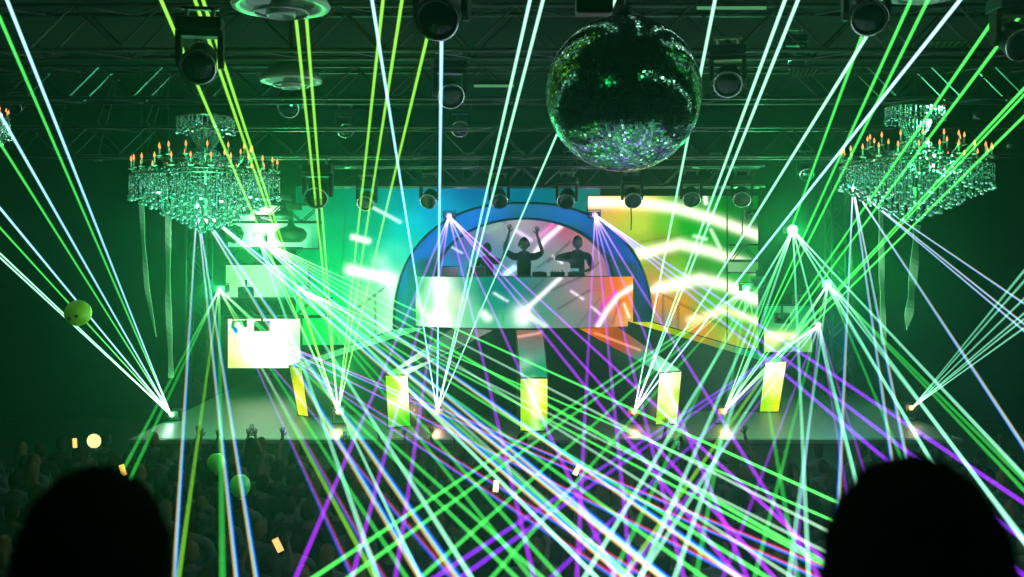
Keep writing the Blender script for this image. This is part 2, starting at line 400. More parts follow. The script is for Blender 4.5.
bm = bmesh.new(); box(bm, (.28, 24.0, 2.83), (5.0, 2.2, .2), bev=.02); link('performer_riser', bm, BLACK, booth)

# equipment on the booth
def cdj(x, label):
    t = thing('media_player', label, 'dj deck', (x, 22.55, 4.31))
    bm = bmesh.new(); box(bm, (0, 0, .05), (.32, .40, .09), bev=.012); link('body', bm, PLASTIC, t)
    bm = bmesh.new(); lathe(bm, [(.10, .095), (.105, .1), (.1, .115), (0, .118)], 24, Matrix.Translation((0, -.06, 0))); link('jog_wheel', bm, STEEL, t)
    bm = bmesh.new(); box(bm, (0, .14, .13), (.2, .02, .09), rot=(-.5, 0, 0), bev=.004); link('display', bm, glow_mat('deck_display', (.2, .6, .7), .5), t)
    return t
cdj(.62, 'black deck left of the mixer on the booth counter'); cdj(1.42, 'black deck between the mixer and the lit right end of the counter')
t = thing('dj_mixer', 'black mixer with rows of knobs between the two decks on the counter', 'mixer', (1.02, 22.5, 4.31))
bm = bmesh.new(); box(bm, (0, 0, .05), (.32, .38, .1), bev=.012); link('body', bm, PLASTIC, t)
for i in range(4):
    for j in range(3):
        bm = bmesh.new(); lathe(bm, [(.014, .1), (.012, .135), (0, .137)], 10, Matrix.Translation((-.11+i*.073, -.1+j*.09, 0))); link('knob', bm, STEEL, t)
for x, la in ((-1.42, 'black wedge monitor speaker on the left end of the booth counter'), (-.82, 'black low equipment case beside the wedge monitor on the counter')):
    t = thing('monitor_speaker', la, 'speaker', (x, 22.7, 4.31))
    bm = bmesh.new(); prism(bm, [(-.2, -.15, 0), (-.2, .2, 0), (-.2, .2, .22), (-.2, -.02, .2)], (.4, 0, 0)); link('cabinet', bm, PLASTIC, t)
    bm = bmesh.new(); lathe(bm, [(.12, 0), (.11, .012), (.04, -.01), (0, .005)], 20, Matrix.Translation((0, .21, .11)) @ Matrix.Rotation(-PI/2, 4, 'X')); link('driver', bm, STEEL, t)

# ================================================================== SPOKE RUNWAYS WITH LED FACES
def quadscreen(name, q, nu, nv, pic, strength, parent):
    "q: bl, br, tr, tl"
    return screen(name, lambda u, v: (q[0].lerp(q[1], u)).lerp(q[3].lerp(q[2], u), v), nu, nv, pic, strength, parent)
YG = (.55, .95, .0); YE = (.95, .95, .0); GR = (.1, .75, .05); WH = (1.15, 1.2, .9)
def dz(y, z): return (CAMZ-z)/((y-HY)/F)
spokes = [
 # label, inner(xl,xr,y), inner d, front top (xl,yl,xr,yr), front bottom, top colours, face colours
 ('outermost left runway ramp ending in a narrow yellow lit pillar', (400, 428, 328), 22.5, ((289, 366), (302, 368)), ((298, 415), (309, 417)),
   [(400, 329, (.3, .9, .5)), (370, 340, (.4, .95, .6)), (340, 350, (.35, .9, .5)), (300, 362, (.3, .7, .4))], [(291, 372, (.5, .75, .0)), (300, 385, (.9, .9, 0)), (303, 410, (.9, .95, .1)), (296, 395, (1, 1, .5))], []),
 ('left inner runway ramp ending in a yellow green pillar with white glow', (455, 500, 327), 22.3, ((385, 375), (408, 375)), ((388, 428), (411, 426)),
   [(460, 330, (.3, .35, .32)), (490, 335, (.5, .52, .5)), (440, 350, (.2, .6, .35)), (410, 368, (.9, 1.1, .95)), (390, 373, (.3, .9, .3))], [(388, 380, YG), (395, 390, YG), (405, 385, WH), (406, 400, WH), (393, 405, WH), (390, 415, YG), (400, 412, YG), (405, 422, GR), (392, 424, GR)], [([(405, 378), (405, 404)], 4, (.5, .5, .5), 1)]),
 ('centre runway ramp ending in the middle pillar, pink and teal on top', (516, 543, 330), 22.0, ((520, 378), (548, 378)), ((520, 431), (548, 431)),
   [(520, 332, (.6, .35, .25)), (540, 333, (.55, .3, .3)), (530, 342, (.45, .4, .4)), (530, 350, (.4, .45, .42)), (520, 356, (.1, .55, .4)), (540, 358, (.3, .6, .5)), (525, 362, (.8, 1.1, .9)), (540, 368, (.0, .6, .35)), (530, 375, (.05, .6, .3))], [(523, 385, YG), (535, 385, WH), (533, 400, WH), (543, 385, (.9, 1, .3)), (542, 410, YE), (524, 405, YG), (530, 425, YG), (545, 425, GR)], [([(533, 380), (536, 430)], 4, (.4, .4, .4), 1), ([(517, 337), (540, 333)], 1.5, (1, .4, .4), .8)]),
 ('right inner runway ramp with orange pink top ending in a yellow lit pillar', (575, 618, 327), 22.3, ((659, 373), (682, 371)), ((655, 425), (677, 424)),
   [(580, 329, (.9, .5, .05)), (600, 330, (.9, .3, .05)), (615, 335, (.6, .3, .1)), (620, 345, (.7, .2, .15)), (635, 350, (.6, .35, .35)), (640, 360, (.1, .6, .45)), (660, 368, (.6, 1.1, .8))], [(662, 380, WH), (672, 385, WH), (660, 395, WH), (676, 395, YG), (660, 415, YG), (672, 410, WH), (668, 422, YG)], [([(668, 376), (672, 404)], 4, (.4, .4, .3), 1), ([(595, 333), (640, 350)], 1.2, (1, .4, .2), .8)]),
 ('outermost right runway ramp with a long thin yellow strip on top', (628, 652, 322), 22.5, ((765, 362), (787, 361)), ((759, 412), (779, 412)),
   [(632, 324, (.75, .85, .0)), (655, 330, (.8, .9, .05)), (680, 336, (.5, .7, .0)), (700, 342, (.7, .5, .1)), (720, 350, (.4, .6, .3)), (750, 360, (.1, .6, .4))], [(770, 370, WH), (776, 390, (1, 1.1, .6)), (765, 405, YG), (778, 405, YE)], []),
]
SIDE = mat('runway_side', (.02, .06, .045), .4, bump=.15, bscale=12)
for (la, (xl, xr, yi), di, ft, fb, tcol, fcol, st) in spokes:
    d0 = (dz(fb[0][1], SZ+.02)+dz(fb[1][1], SZ+.02))/2
    t = thing('stage_runway', la, 'runway', (0, 0, 0))
    BL, BR = P(*fb[0], dz(fb[0][1], SZ+.01)), P(*fb[1], dz(fb[1][1], SZ+.01))
    TL, TR = P(*ft[0], BL.y), P(*ft[1], BR.y)
    IL, IR = P(xl, yi, di), P(xr, yi, di)
    quadscreen('front_screen', (BL, BR, TR, TL), 16, 34, picture(fcol, st), 1.05, t)
    quadscreen('top_screen', (TL, TR, IR, IL), 24, 60, picture(tcol, st), .9, t)
    bm = bmesh.new()
    e = Vector((0, .02, -.02))
    TLb, TRb, BLb, BRb = TL+e, TR+e, BL+Vector((0, .02, 0)), BR+Vector((0, .02, 0))
    ILb, IRb = IL+e, IR+e
    v = [bm.verts.new(p) for p in (BLb, BRb, TRb, TLb, Vector((ILb.x, ILb.y, SZ)), Vector((IRb.x, IRb.y, SZ)), IRb, ILb)]
    for q in ((0, 1, 2, 3), (3, 2, 6, 7), (1, 5, 6, 2), (4, 0, 3, 7), (5, 4, 7, 6)): bm.faces.new([v[k] for k in q])
    link('deck', bm, SIDE, t)
    bm = bmesh.new()
    for a, b in ((BL, TL), (TL, TR), (TR, BR), (BL, BR)): tube(bm, a+Vector((0, -.005, 0)), b+Vector((0, -.005, 0)), .014, n=6)
    tube(bm, TL, IL, .014, n=6); tube(bm, TR, IR, .014, n=6); link('edge_trim', bm, BLACK, t)

# ================================================================== TRUSSES
def truss(x0, x1, d, y_top, y_bot, label, depth=.5, vertical=False, rr=.028, step=None):
    a = P(x0, y_bot, d); b = P(x1, y_top, d)
    t = thing('lighting_truss', label, 'truss', a)
    if not vertical:
        L = b.x-a.x; h = b.z-a.z
        cs = [(0, 0), (0, h), (depth, 0), (depth, h)]
        for (y, z) in cs:
            bm = bmesh.new(); tube(bm, (0, y, z), (L, y, z), rr, n=8); link('chord', bm, TRUSS, t, True)
        bm = bmesh.new(); s = step or h; k = max(1, round(L/s)); s = L/k
        for i in range(k):
            u0, u1 = i*s, (i+1)*s; z0, z1 = (0, h) if i % 2 == 0 else (h, 0)
            for y in (0, depth): tube(bm, (u0, y, z0), (u1, y, z1), rr*.5, n=5)
            y0, y1 = (0, depth) if i % 2 else (depth, 0)
            for z in (0, h): tube(bm, (u0, y0, z), (u1, y1, z), rr*.5, n=5)
        link('lacing', bm, TRUSS, t)
    else:
        wd = b.x-a.x; h = b.z-a.z
        for (x, y) in ((0, 0), (wd, 0), (0, wd), (wd, wd)):
            bm = bmesh.new(); tube(bm, (x, y, 0), (x, y, h), rr, n=8); link('chord', bm, TRUSS, t, True)
        bm = bmesh.new(); k = max(1, round(h/wd)); s = h/k
        for i in range(k):
            x0_, x1_ = (0, wd) if i % 2 else (wd, 0)
            for y in (0, wd): tube(bm, (x0_, y, i*s), (x1_, y, (i+1)*s), rr*.5, n=5)
            for x in (0, wd): tube(bm, (x, x0_, i*s), (x, x1_, (i+1)*s), rr*.5, n=5)
        link('lacing', bm, TRUSS, t)
    return t
truss(-60, 1090, 12.0, 5, 50, 'nearest long overhead truss, level with the top of the mirror ball', rr=.03)
truss(-60, 1090, 14.6, 66, 98, 'second long overhead truss behind the upper half of the mirror ball', rr=.026)
truss(0, 1024, 17.8, 127, 156, 'third long overhead truss just above the stage fixtures', rr=.024)
truss(300, 765, 21.0, 166, 186, 'truss right over the booth carrying the row of moving lights', rr=.024)
truss(222, 300, 24.4, 248, 264, 'short truss between the upper and middle video panels on the left', depth=.35)
truss(222, 320, 24.4, 204, 222, 'short truss crossing the topmost left video panel', depth=.3)
truss(222, 330, 24.4, 299, 317, 'short truss above the lowest white video panel on the left', depth=.35)
truss(732, 758, 24.3, 245, 261, 'short truss block right of the arch', depth=.35)
truss(186, 206, 23.5, 180, 398, 'upright truss tower left of the stacked video panels', vertical=True)
truss(832, 852, 23.5, 180, 398, 'upright truss tower right of the stage under the chandelier', vertical=True)

# ================================================================== MOVING LIGHTS
HEAD = mat('fixture_head', (.006, .009, .008), .38, .0, spec=.3)
def moving_head(label, cat='stage light'):
    t = thing('moving_head_light', label, cat)
    bm = bmesh.new(); box(bm, (0, 0, -.06), (.42, .30, .12), bev=.02); link('base', bm, HEAD, t)
    bm = bmesh.new(); tube(bm, (-.12, 0, 0), (-.12, 0, .10), .02); tube(bm, (.12, 0, 0), (.12, 0, .10), .02); box(bm, (0, 0, .1), (.34, .07, .03), bev=.006); link('clamp', bm, STEEL, t)
    bm = bmesh.new()
    for s in (-1, 1):
        prism(bm, [(s*.215, -.07, -.14), (s*.215, .07, -.14), (s*.215, .06, -.40), (s*.215, .02, -.46), (s*.215, -.02, -.46), (s*.215, -.06, -.40)], (-s*.05, 0, 0))
    box(bm, (0, 0, -.145), (.43, .16, .05), bev=.01)
    bmesh.ops.recalc_face_normals(bm, faces=bm.faces); link('yoke', bm, HEAD, t)
    M = Matrix.Translation((0, 0, -.38)) @ Matrix.Rotation(math.radians(-58), 4, 'X') 
    bm = bmesh.new(); lathe(bm, [(0, .17), (.09, .17), (.13, .13), (.15, .04), (.155, -.08), (.165, -.16), (.16, -.19), (.14, -.19), (.14, -.17)], 24, M); h = link('head', bm, HEAD, t, True)
    bm = bmesh.new(); lathe(bm, [(.14, -.17), (.09, -.185), (0, -.195)], 24, M); link('lens', bm, LENS, h, True)
    bm = bmesh.new(); lathe(bm, [(.158, -.195), (.172, -.195), (.172, -.175), (.158, -.175), (.158, -.195)], 24, M); link('lens_ring', bm, mat('polished_ring', (.5, .55, .52), .2, 1), h, True)
    return t
G_MH = 'moving lights hanging from the stage trusses'
proto = moving_head('moving light under the booth truss, first from the left before the green video wall')
mh = [ # px, y of head centre, size factor px width, label
 (367, 200, 21, None),
 (430, 198, 21, 'moving light under the booth truss against the bright blue backdrop left of the arch top'),
 (499, 198, 21, 'moving light under the booth truss above the arch, left of its crown'),
 (567, 198, 22, 'moving light under the booth truss right over the crown of the arch'),
 (632, 197, 22, 'moving light under the booth truss straight below the mirror ball'),
 (691, 196, 22, 'moving light under the booth truss over the yellow green streaks'),
 (742, 196, 22, 'moving light at the right end of the booth truss'),
 (318, 193, 30, 'larger moving light left of the booth truss in front of the dark green wall'),
 (470, 172, 16, 'small moving light sitting in the booth truss left of the centre'),
 (518, 170, 16, 'small moving light in the booth truss just below the third truss'),
 (569, 170, 16, 'small moving light in the booth truss left under the mirror ball'),
 (414, 172, 15, 'small moving light in the booth truss over the blue backdrop'),
 (716, 172, 16, 'small moving light in the booth truss right of the mirror ball'),
 (200, 62, 46, 'big black moving light high up above the left chandelier'),
 (442, 14, 56, 'biggest moving light at the top edge left of the mirror ball'),
 (866, 14, 46, 'big moving light at the top edge above the right chandelier'),
 (1014, 40, 44, 'round moving light cut by the right edge of the picture'),
 (449, 92, 34, 'moving light hanging below the nearest truss over the blue backdrop'),
 (460, 126, 22, 'moving light directly under another one left of the mirror ball'),
 (291, 104, 28, 'moving light in front of the small round ceiling lamp at left'),
 (345, 128, 20, 'moving light on the third truss between two pairs of green beams'),
 (728, 80, 36, 'moving light touching the right edge of the mirror ball'),
 (793, 60, 26, 'moving light on the nearest truss right of the mirror ball'),
 (18, 104, 22, 'moving light near the left edge above the fan of beams'),
 (806, 172, 18, 'moving light on the third truss above the big white laser flare'),
 (265, 178, 18, 'moving light behind the right rim of the left chandelier'),
]
for i, (px, py, wpx, la) in enumerate(mh):
    d = .43/wpx*1000
    loc = P(px, py, d)+Vector((0, 0, .40))
    if i == 0: o = proto; o.location = loc; 
    else: o = dup(proto, la, loc)
    o['group'] = G_MH
    o.rotation_euler = (0, 0, R.uniform(-.25, .25))
# fixtures standing in front of the left panels
def par(px, py, d, label, s=1.0, tilt=0):
    t = thing('wash_light', label, 'stage light', P(px, py, d))
    bm = bmesh.new(); lathe(bm, [(0, .34), (.06, .34), (.08, .2), (.12, .16), (.30, .10), (.38, .0), (.36, -.12), (.28, -.2), (0, -.2)], 24, Matrix.Scale(s, 4)); link('housing', bm, BLACK, t, True)
    bm = bmesh.new(); tube(bm, (0, 0, .34*s), (0, 0, .8*s), .05*s); box(bm, (0, 0, .62*s), (.5*s, .14*s, .16*s), bev=.02); link('yoke', bm, BLACK, t)
    bm = bmesh.new(); lathe(bm, [(.27, -.205), (.25, -.225), (0, -.225)], 24, Matrix.Scale(s, 4)); link('lens', bm, LENS, t, True)
    return t
par(291, 233, 24.0, 'dark bell shaped wash light silhouetted before the pale upper left panel')
par(284, 214, 23.2, 'small dark wash light just above the bell shaped one', .6)
t = thing('stage_speaker', 'dark rounded speaker silhouetted at the left end of the pale upper panel', 'speaker', P(235, 234, 24.2))
bm = bmesh.new(); lathe(bm, [(0, -.12), (.15, -.12), (.22, -.05), (.24, .12), (.2, .2), (0, .2)], 8, Matrix.Rotation(PI/2, 4, 'X')); link('cabinet', bm, BLACK, t)
bm = bmesh.new(); lathe(bm, [(.17, .0), (.15, .02), (.05, -.02), (0, .0)], 20, Matrix.Translation((0, -.2, 0)) @ Matrix.Rotation(PI/2, 4, 'X')); link('driver', bm, PLASTIC, t)
t = thing('strobe_light', 'flat dark strobe box in front of the pale upper left panel', 'stage light', P(266, 219, 24.1))
bm = bmesh.new(); box(bm, (0, 0, 0), (.5, .2, .2), bev=.02); link('housing', bm, BLACK, t)
bm = bmesh.new(); box(bm, (0, -.105, 0), (.42, .02, .12), bev=.005); link('lens', bm, LENS, t)
for (px, py, la) in ((246, 292, 'black box light in front of the middle left panel'), (262, 326, 'black box light over the bright lowest left panel'), (782, 318, 'black box light on the right video panel'), (800, 300, 'black box light high on the right of the right video panel'), (757, 282, 'black box light with round top right of the arch'), (752, 214, 'black box light at the right end of the video wall')):
    t = thing('blinder_light', la, 'stage light', P(px, py, 24.3))
    bm = bmesh.new(); box(bm, (0, 0, 0), (.36, .22, .26), bev=.04); tube(bm, (0, .0, .1), (0, 0, .3), .03); link('housing', bm, BLACK, t)
    for s in (-1, 1):
        bm = bmesh.new(); lathe(bm, [(.075, 0), (.06, .02), (0, .03)], 16, Matrix.Translation((s*.085, -.112, 0)) @ Matrix.Rotation(PI/2, 4, 'X')); link('lens', bm, LENS, t, True)
# thin hanging cable right of the arch & rigging cables
for (px, y0, y1, d, la) in ((631, 208, 230, 24.0, 'thin cable hanging down to the right shoulder of the arch'), (727, 196, 348, 24.5, 'long thin cable hanging in front of the right video wall'), (742, 205, 240, 24.0, 'short cable hanging at the right end of the video wall')):
    bm = bmesh.new(); path(bm, [P(px, y0, d), P(px+.4, (y0+y1)/2, d), P(px, y1, d)], .016, 6); tag(link('hanging_cable', bm, BLACK), la, 'cable')

# ================================================================== CEILING LAMPS
def round_lamp(px, py, rpx, ry, d, label, k=1.0):
    r = rpx/F*d
    t = thing('ceiling_lamp', label, 'ceiling lamp', P(px, py, d)+Vector((0, 0, .12)))
    M = mat('lamp_dish', (.35, .5, .4), .35, .4)
    bm = bmesh.new(); lathe(bm, [(0, .28), (r*.5, .28), (r*.93, .1), (r, .03), (r*.97, 0), (r*.78, .02), (r*.74, .06), (r*.70, .05), (r*.70, .1), (0, .16)], 48); link('dish', bm, M, t, True)
    bm = bmesh.new(); lathe(bm, [(r*.55, -.02), (r*.58, -.04), (r*.55, -.06), (r*.52, -.04), (r*.55, -.02)], 48); link('ring', bm, STEEL, t, True)
    bm = bmesh.new(); lathe(bm, [(0, .1), (r*.18, .1), (r*.3, -.02), (r*.31, -.07), (r*.27, -.09), (r*.25, -.05), (0, -.03)], 36); link('bowl', bm, M, t, True)
    bm = bmesh.new(); tube(bm, (0, 0, .2), (0, 0, 8.99-t.location.z), .03); link('stem', bm, BLACK, t)
round_lamp(281, 20, 49, 8, 10.5, 'large round green lit ceiling lamp with inner bowl at the top left')
round_lamp(925, 5, 46, 7, 10.5, 'large round green lit ceiling lamp at the top right edge')
round_lamp(291, 91, 31, 5, 14.0, 'small round ceiling lamp behind a moving light, below the large left one')
for (x0, x1, y, d, la) in ((697, 766, 8, 11.2, 'long thin green tube light at the top right of the mirror ball'), (474, 514, 86, 13.5, 'short pale green tube light left of the mirror ball'),):
    a, b = P(x0, y, d), P(x1, y, d)
    t = thing('tube_light', la, 'tube light', (a+b)/2)
    h = (b-a)/2
    bm = bmesh.new(); tube(bm, -h, h, .018, n=10); link('tube', bm, glow_mat('green_tube', (.12, .5, .2), .6), t, True)
    bm = bmesh.new(); box(bm, (0, .03, .05), (2*h.x, .08, .06), bev=.01); link('fitting', bm, BLACK, t)
for (px, py, w_, h_, d, sk, la) in ((805, 73, 30, 9, 13, 6, 'dim green reflector panel between two trusses at the upper right'), (948, 45, 44, 8, 12, 8, 'wire mesh reflector panel right of the large ceiling lamp'), (905, 64, 14, 8, 12, 4, 'small silver reflector plate beside the crossing beams')):
    t = thing('reflector_panel', la, 'reflector panel', P(px, py, d))
    q = [P(px-w_/2, py+h_/2, d), P(px+w_/2-sk, py+h_/2-2, d), P(px+w_/2, py-h_/2, d), P(px-w_/2+sk*.3, py-h_/2, d)]
    bm = bmesh.new(); prism(bm, [p-Vector(t.location) for p in q], (0, .05, .02)); link('plate', bm, mat('reflector', (.3, .5, .32), .25, .7), t)
    bm = bmesh.new()
    for k in range(7):
        u = k/6; tube(bm, q[0].lerp(q[1], u)-Vector(t.location)+Vector((0, -.01, 0)), q[3].lerp(q[2], u)-Vector(t.location)+Vector((0, -.01, 0)), .008, n=4)
    link('grille', bm, BLACK, t)

# small ceiling spots seen as bright slivers on the dark ceiling
for i, (px, py) in enumerate(((97, 130), (146, 130), (52, 160), (98, 161), (146, 160), (1010, 148), (977, 119))):
    t = thing('ceiling_spotlight', ('small recessed spotlight of the left ceiling area' if px < 512 else 'small recessed spotlight of the right ceiling area'), 'spotlight', P(px, py, 20), (0, 0, 0), 'small spotlights left of the left chandelier' if px < 512 else 'small spotlights right of the right chandelier')
    if px >= 512: t['label'] = 'small spotlight right of the right chandelier, '+('the higher one' if py < 130 else 'the lower one'); del t['group']
    bm = bmesh.new(); lathe(bm, [(.05, .16), (.07, .12), (.08, 0), (.07, 0), (.06, .02)], 16); link('can', bm, BLACK, t, True)
    bm = bmesh.new(); lathe(bm, [(.07, .015), (0, .005)], 16); link('bulb', bm, glow_mat('small_spot', (.5, 1, .6), 1.2), t)
    bm = bmesh.new(); tube(bm, (0, 0, .15), (.5, .2, 8.99-t.location.z), .012, n=5); link('rod', bm, TRUSS, t)

# ================================================================== MIRROR BALL
bd = 9.0; br = .0775*bd
ball = thing('mirror_ball', 'giant mirror ball covered in small square mirror tiles hanging over the stage', 'mirror ball', P(623.5, 94, bd))
bm = bmesh.new(); bmesh.ops.create_uvsphere(bm, u_segments=64, v_segments=32, radius=br*.992); link('core', bm, mat('ball_core', (.02, .04, .03), .6), ball, True)
bm = bmesh.new()
rows = 96
for j in range(rows):
    th0, th1 = PI*j/rows, PI*(j+.9)/rows; thm = (th0+th1)/2
    k = max(6, round(2*PI*math.sin(thm)/(PI/rows)))
    for i in range(k):
        p0, p1 = 2*PI*i/k, 2*PI*(i+.9)/k
        jit = Vector((R.gauss(0, 1), R.gauss(0, 1), R.gauss(0, 1)))*br*.00045
        vs = []
        ax = Vector((R.gauss(0, 1), R.gauss(0, 1), R.gauss(0, 1))).normalized(); rt = Matrix.Rotation(R.gauss(0, .055), 3, ax)
        q = [Vector((math.sin(t_)*math.cos(p_), math.sin(t_)*math.sin(p_), math.cos(t_)))*br for (t_, p_) in ((th0, p0), (th1, p0), (th1, p1), (th0, p1))]
        c = sum(q, Vector())/4
        bm.faces.new([bm.verts.new(c+rt @ (v-c)) for v in q]).material_index = R.choice((0, 0, 1, 1, 2))
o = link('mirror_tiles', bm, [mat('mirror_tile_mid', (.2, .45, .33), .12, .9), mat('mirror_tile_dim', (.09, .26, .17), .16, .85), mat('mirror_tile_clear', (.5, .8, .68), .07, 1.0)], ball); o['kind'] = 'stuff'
bm = bmesh.new(); lathe(bm, [(0, br+.09), (.07, br+.09), (.09, br+.02), (.10, br-.02), (0, br-.02)], 24); link('cap', bm, BLACK, ball, True)
bm = bmesh.new(); tube(bm, (0, 0, br+.05), (0, 0, 9-ball.location.z), .02); link('hanging_rod', bm, STEEL, ball)
t = thing('ball_motor', 'black motor and clamps above the mirror ball', 'motor', ball.location+Vector((-.25, .2, br+.03)))
bm = bmesh.new(); box(bm, (0, 0, .12), (.34, .2, .18), bev=.03); link('housing', bm, BLACK, t)
bm = bmesh.new(); tube(bm, (-.1, 0, .2), (-.1, 0, .5), .03); tube(bm, (.1, 0, .2), (.1, 0, .5), .03); link('clamp', bm, STEEL, t)

# ================================================================== CHANDELIERS
U = .0145
def octa(bm, c, r, h):
    v = [bm.verts.new(c+Vector(p)) for p in ((r, 0, 0), (0, r, 0), (-r, 0, 0), (0, -r, 0), (0, 0, h), (0, 0, -h))]
    for i in range(4): bm.faces.new((v[i], v[(i+1) % 4], v[4])); bm.faces.new((v[(i+1) % 4], v[i], v[5]))
def tear(bm, c, r, h, rng):
    k = 6; a0 = rng.uniform(0, PI)
    rings = []
    for (rr, z) in ((.35, .45), (1, -.15), (.7, -.42)):
        rings.append([bm.verts.new(c+Vector((rr*r*math.cos(a0+2*PI*i/k), rr*r*math.sin(a0+2*PI*i/k), z*h))) for i in range(k)])
    top = bm.verts.new(c+Vector((0, 0, h))); bot = bm.verts.new(c+Vector((0, 0, -.6*h)))
    for i in range(k):
        j = (i+1) % k
        bm.faces.new((rings[0][i], rings[0][j], top)); bm.faces.new((rings[1][i], rings[1][j], rings[0][j], rings[0][i]))
        bm.faces.new((rings[2][i], rings[2][j], rings[1][j], rings[1][i])); bm.faces.new((bot, rings[2][j], rings[2][i]))
def string(bm, top, length, rng, bead=.0085, drop=.034):
    z = 0
    dl = drop*2.0
    while z < length-dl*1.3:
        octa(bm, top+Vector((rng.uniform(-.003, .003), rng.uniform(-.003, .003), -z-bead)), bead*rng.uniform(.8, 1.2), bead*1.3); z += bead*2.5
    tear(bm, top+Vector((0, 0, -length+dl*.6)), drop, dl, rng)
ch = thing('crystal_chandelier', 'large tiered crystal chandelier hanging at the left of the stage', 'chandelier', P(206, 178, 14.5))
rng = random.Random(3)
strs = []
for (r, n_) in ((72, 56), (62, 42), (52, 36), (42, 30), (33, 26), (24, 18), (15, 12), (7, 6)):
    zb = -(58-(r/72)*36)*U
    for i in range(n_):
        a = 2*PI*(i+.5*(r % 3))/n_
        zt = 0 if r > 60 else -rng.uniform(2, 10)*U
        strs.append((Vector((r*U*math.cos(a), r*U*math.sin(a), zt)), zt-zb+rng.uniform(-3, 3)*U))
strs.sort(key=lambda s: s[0].y-.3*abs(s[0].x))
for k, (p, l) in enumerate(strs[:90]):
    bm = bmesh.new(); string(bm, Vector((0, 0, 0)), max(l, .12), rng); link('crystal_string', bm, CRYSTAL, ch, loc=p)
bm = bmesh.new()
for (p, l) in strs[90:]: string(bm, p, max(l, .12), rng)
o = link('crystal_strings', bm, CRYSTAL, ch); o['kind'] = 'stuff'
# metal frame: rings + arms
bm = bmesh.new()
def ringm(r, z, w_=.012):
    pts = [Vector((r*math.cos(2*PI*i/48), r*math.sin(2*PI*i/48), z)) for i in range(49)]
    path(bm, pts, w_, 5)
for (r, z) in ((72, 1), (56, -2), (40, -4), (24, -6), (60, 6), (40, 14), (28, 60), (18, 48)): ringm(r*U, z*U)
lathe(bm, [(0, -.6), (.06, -.55), (.10, -.3), (.05, -.1), (.11, .05), (.05, .25), (.10, .4), (.04, .6), (.08, .75), (.03, .9), (.02, 1.0)], 12)
link('frame', bm, BRASS, ch)
for tier, (r, z, n_) in enumerate(((70, 11, 24), (45, 24, 14))):
    for i in range(n_):
        a = 2*PI*i/n_+.1
        c, s = math.cos(a), math.sin(a)
        bm = bmesh.new(); pts = []
        for k in range(9):
            u = k/8; rr = (8+(r-8)*u)*U; zz = (z-12+ -14*math.sin(u*PI)*(1-u*.3)+8*u*u)*U
            pts.append(Vector((rr*c, rr*s, zz)))
        path(bm, pts, .011, 5); link('arm', bm, BRASS, ch)
        bm = bmesh.new(); tube(bm, (0, 0, -.06), (0, 0, .05), .012, n=8); lathe(bm, [(.01, -.07), (.04, -.06), (.045, -.05), (.01, -.055)], 10)
        cd = link('candle', bm, CANDLE, ch, loc=Vector((r*U*c, r*U*s, z*U)))
        bm = bmesh.new(); lathe(bm, [(0, .05), (.014, .065), (.016, .085), (.009, .115), (0, .14)], 8); link('flame_bulb', bm, BULB, cd, True)
# garlands and rosettes of crystal between the rings; neck and crown
bm = bmesh.new()
for i in range(1100):
    a = rng.uniform(0, 2*PI); r = rng.uniform(.3, 1.0)**.6*71*U; z = rng.uniform(-14, 7)*U
    octa(bm, Vector((r*math.cos(a), r*math.sin(a), z)), rng.uniform(.008, .02), rng.uniform(.012, .03))
for i in range(46):     # scrolls
    a = 2*PI*i/46; c0 = Vector((66*U*math.cos(a), 66*U*math.sin(a), 2*U)); tn = Vector((-math.sin(a), math.cos(a), 0))
    pts = [c0+tn*math.cos(t_)*.05*(1-t_/9)+Vector((0, 0, math.sin(t_)*.05*(1-t_/9))) for t_ in [k*.7 for k in range(10)]]
    path(bm, pts, .006, 4)
o = link('crystal_garland', bm, CRYSTAL, ch); o['kind'] = 'stuff'
bm = bmesh.new()
for i in range(26):     # neck strands sweep out from the crown
    a = 2*PI*i/26
    for k in range(16):
        u = k/15; r = (11+4*math.cos(u*5)+ 26*max(0, u-.5)**1.2*1.4)*U
        octa(bm, Vector((r*math.cos(a), r*math.sin(a), (46-34*u)*U)), .012, .02)
for i in range(260):
    a = rng.uniform(0, 2*PI); z = rng.uniform(10, 30); r = rng.uniform(.2, 1)*(40-z)*1.1
    octa(bm, Vector((r*U*math.cos(a), r*U*math.sin(a), z*U)), rng.uniform(.01, .02), rng.uniform(.015, .03))
o = link('crystal_neck', bm, CRYSTAL, ch); o['kind'] = 'stuff'
bm = bmesh.new()
for i in range(36):
    a = 2*PI*i/36
    string(bm, Vector((28*U*math.cos(a), 28*U*math.sin(a), 60*U)), rng.uniform(14, 18)*U, rng, .013, .024)
    for q in (22, 14):
        if i % 2: string(bm, Vector((q*U*math.cos(a), q*U*math.sin(a), 60*U)), rng.uniform(8, 14)*U, rng, .013, .022)
for i in range(14):
    a = 2*PI*i/14; c0 = Vector((24*U*math.cos(a), 24*U*math.sin(a), 57*U)); tn = Vector((-math.sin(a), math.cos(a), 0))
    path(bm, [c0+tn*math.cos(t_)*.07+Vector((0, 0, math.sin(t_)*.07)) for t_ in [k*.6 for k in range(12)]], .007, 4)
o = link('crystal_crown', bm, CRYSTAL, ch); o['kind'] = 'stuff'
bm = bmesh.new(); tube(bm, (0, 0, 55*U), (0, 0, 8.98-ch.location.z), .015, n=6); link('chain', bm, BLACK, ch)
ch2 = dup(ch, 'large tiered crystal chandelier hanging at the right of the stage', P(915, 167, 15.6), (0, 0, .35), 1.075)
ch3 = dup(ch, 'chandelier of which only a sliver of crystal shows at the left edge', P(-50, 122, 15.5), (0, 0, .6), .8)

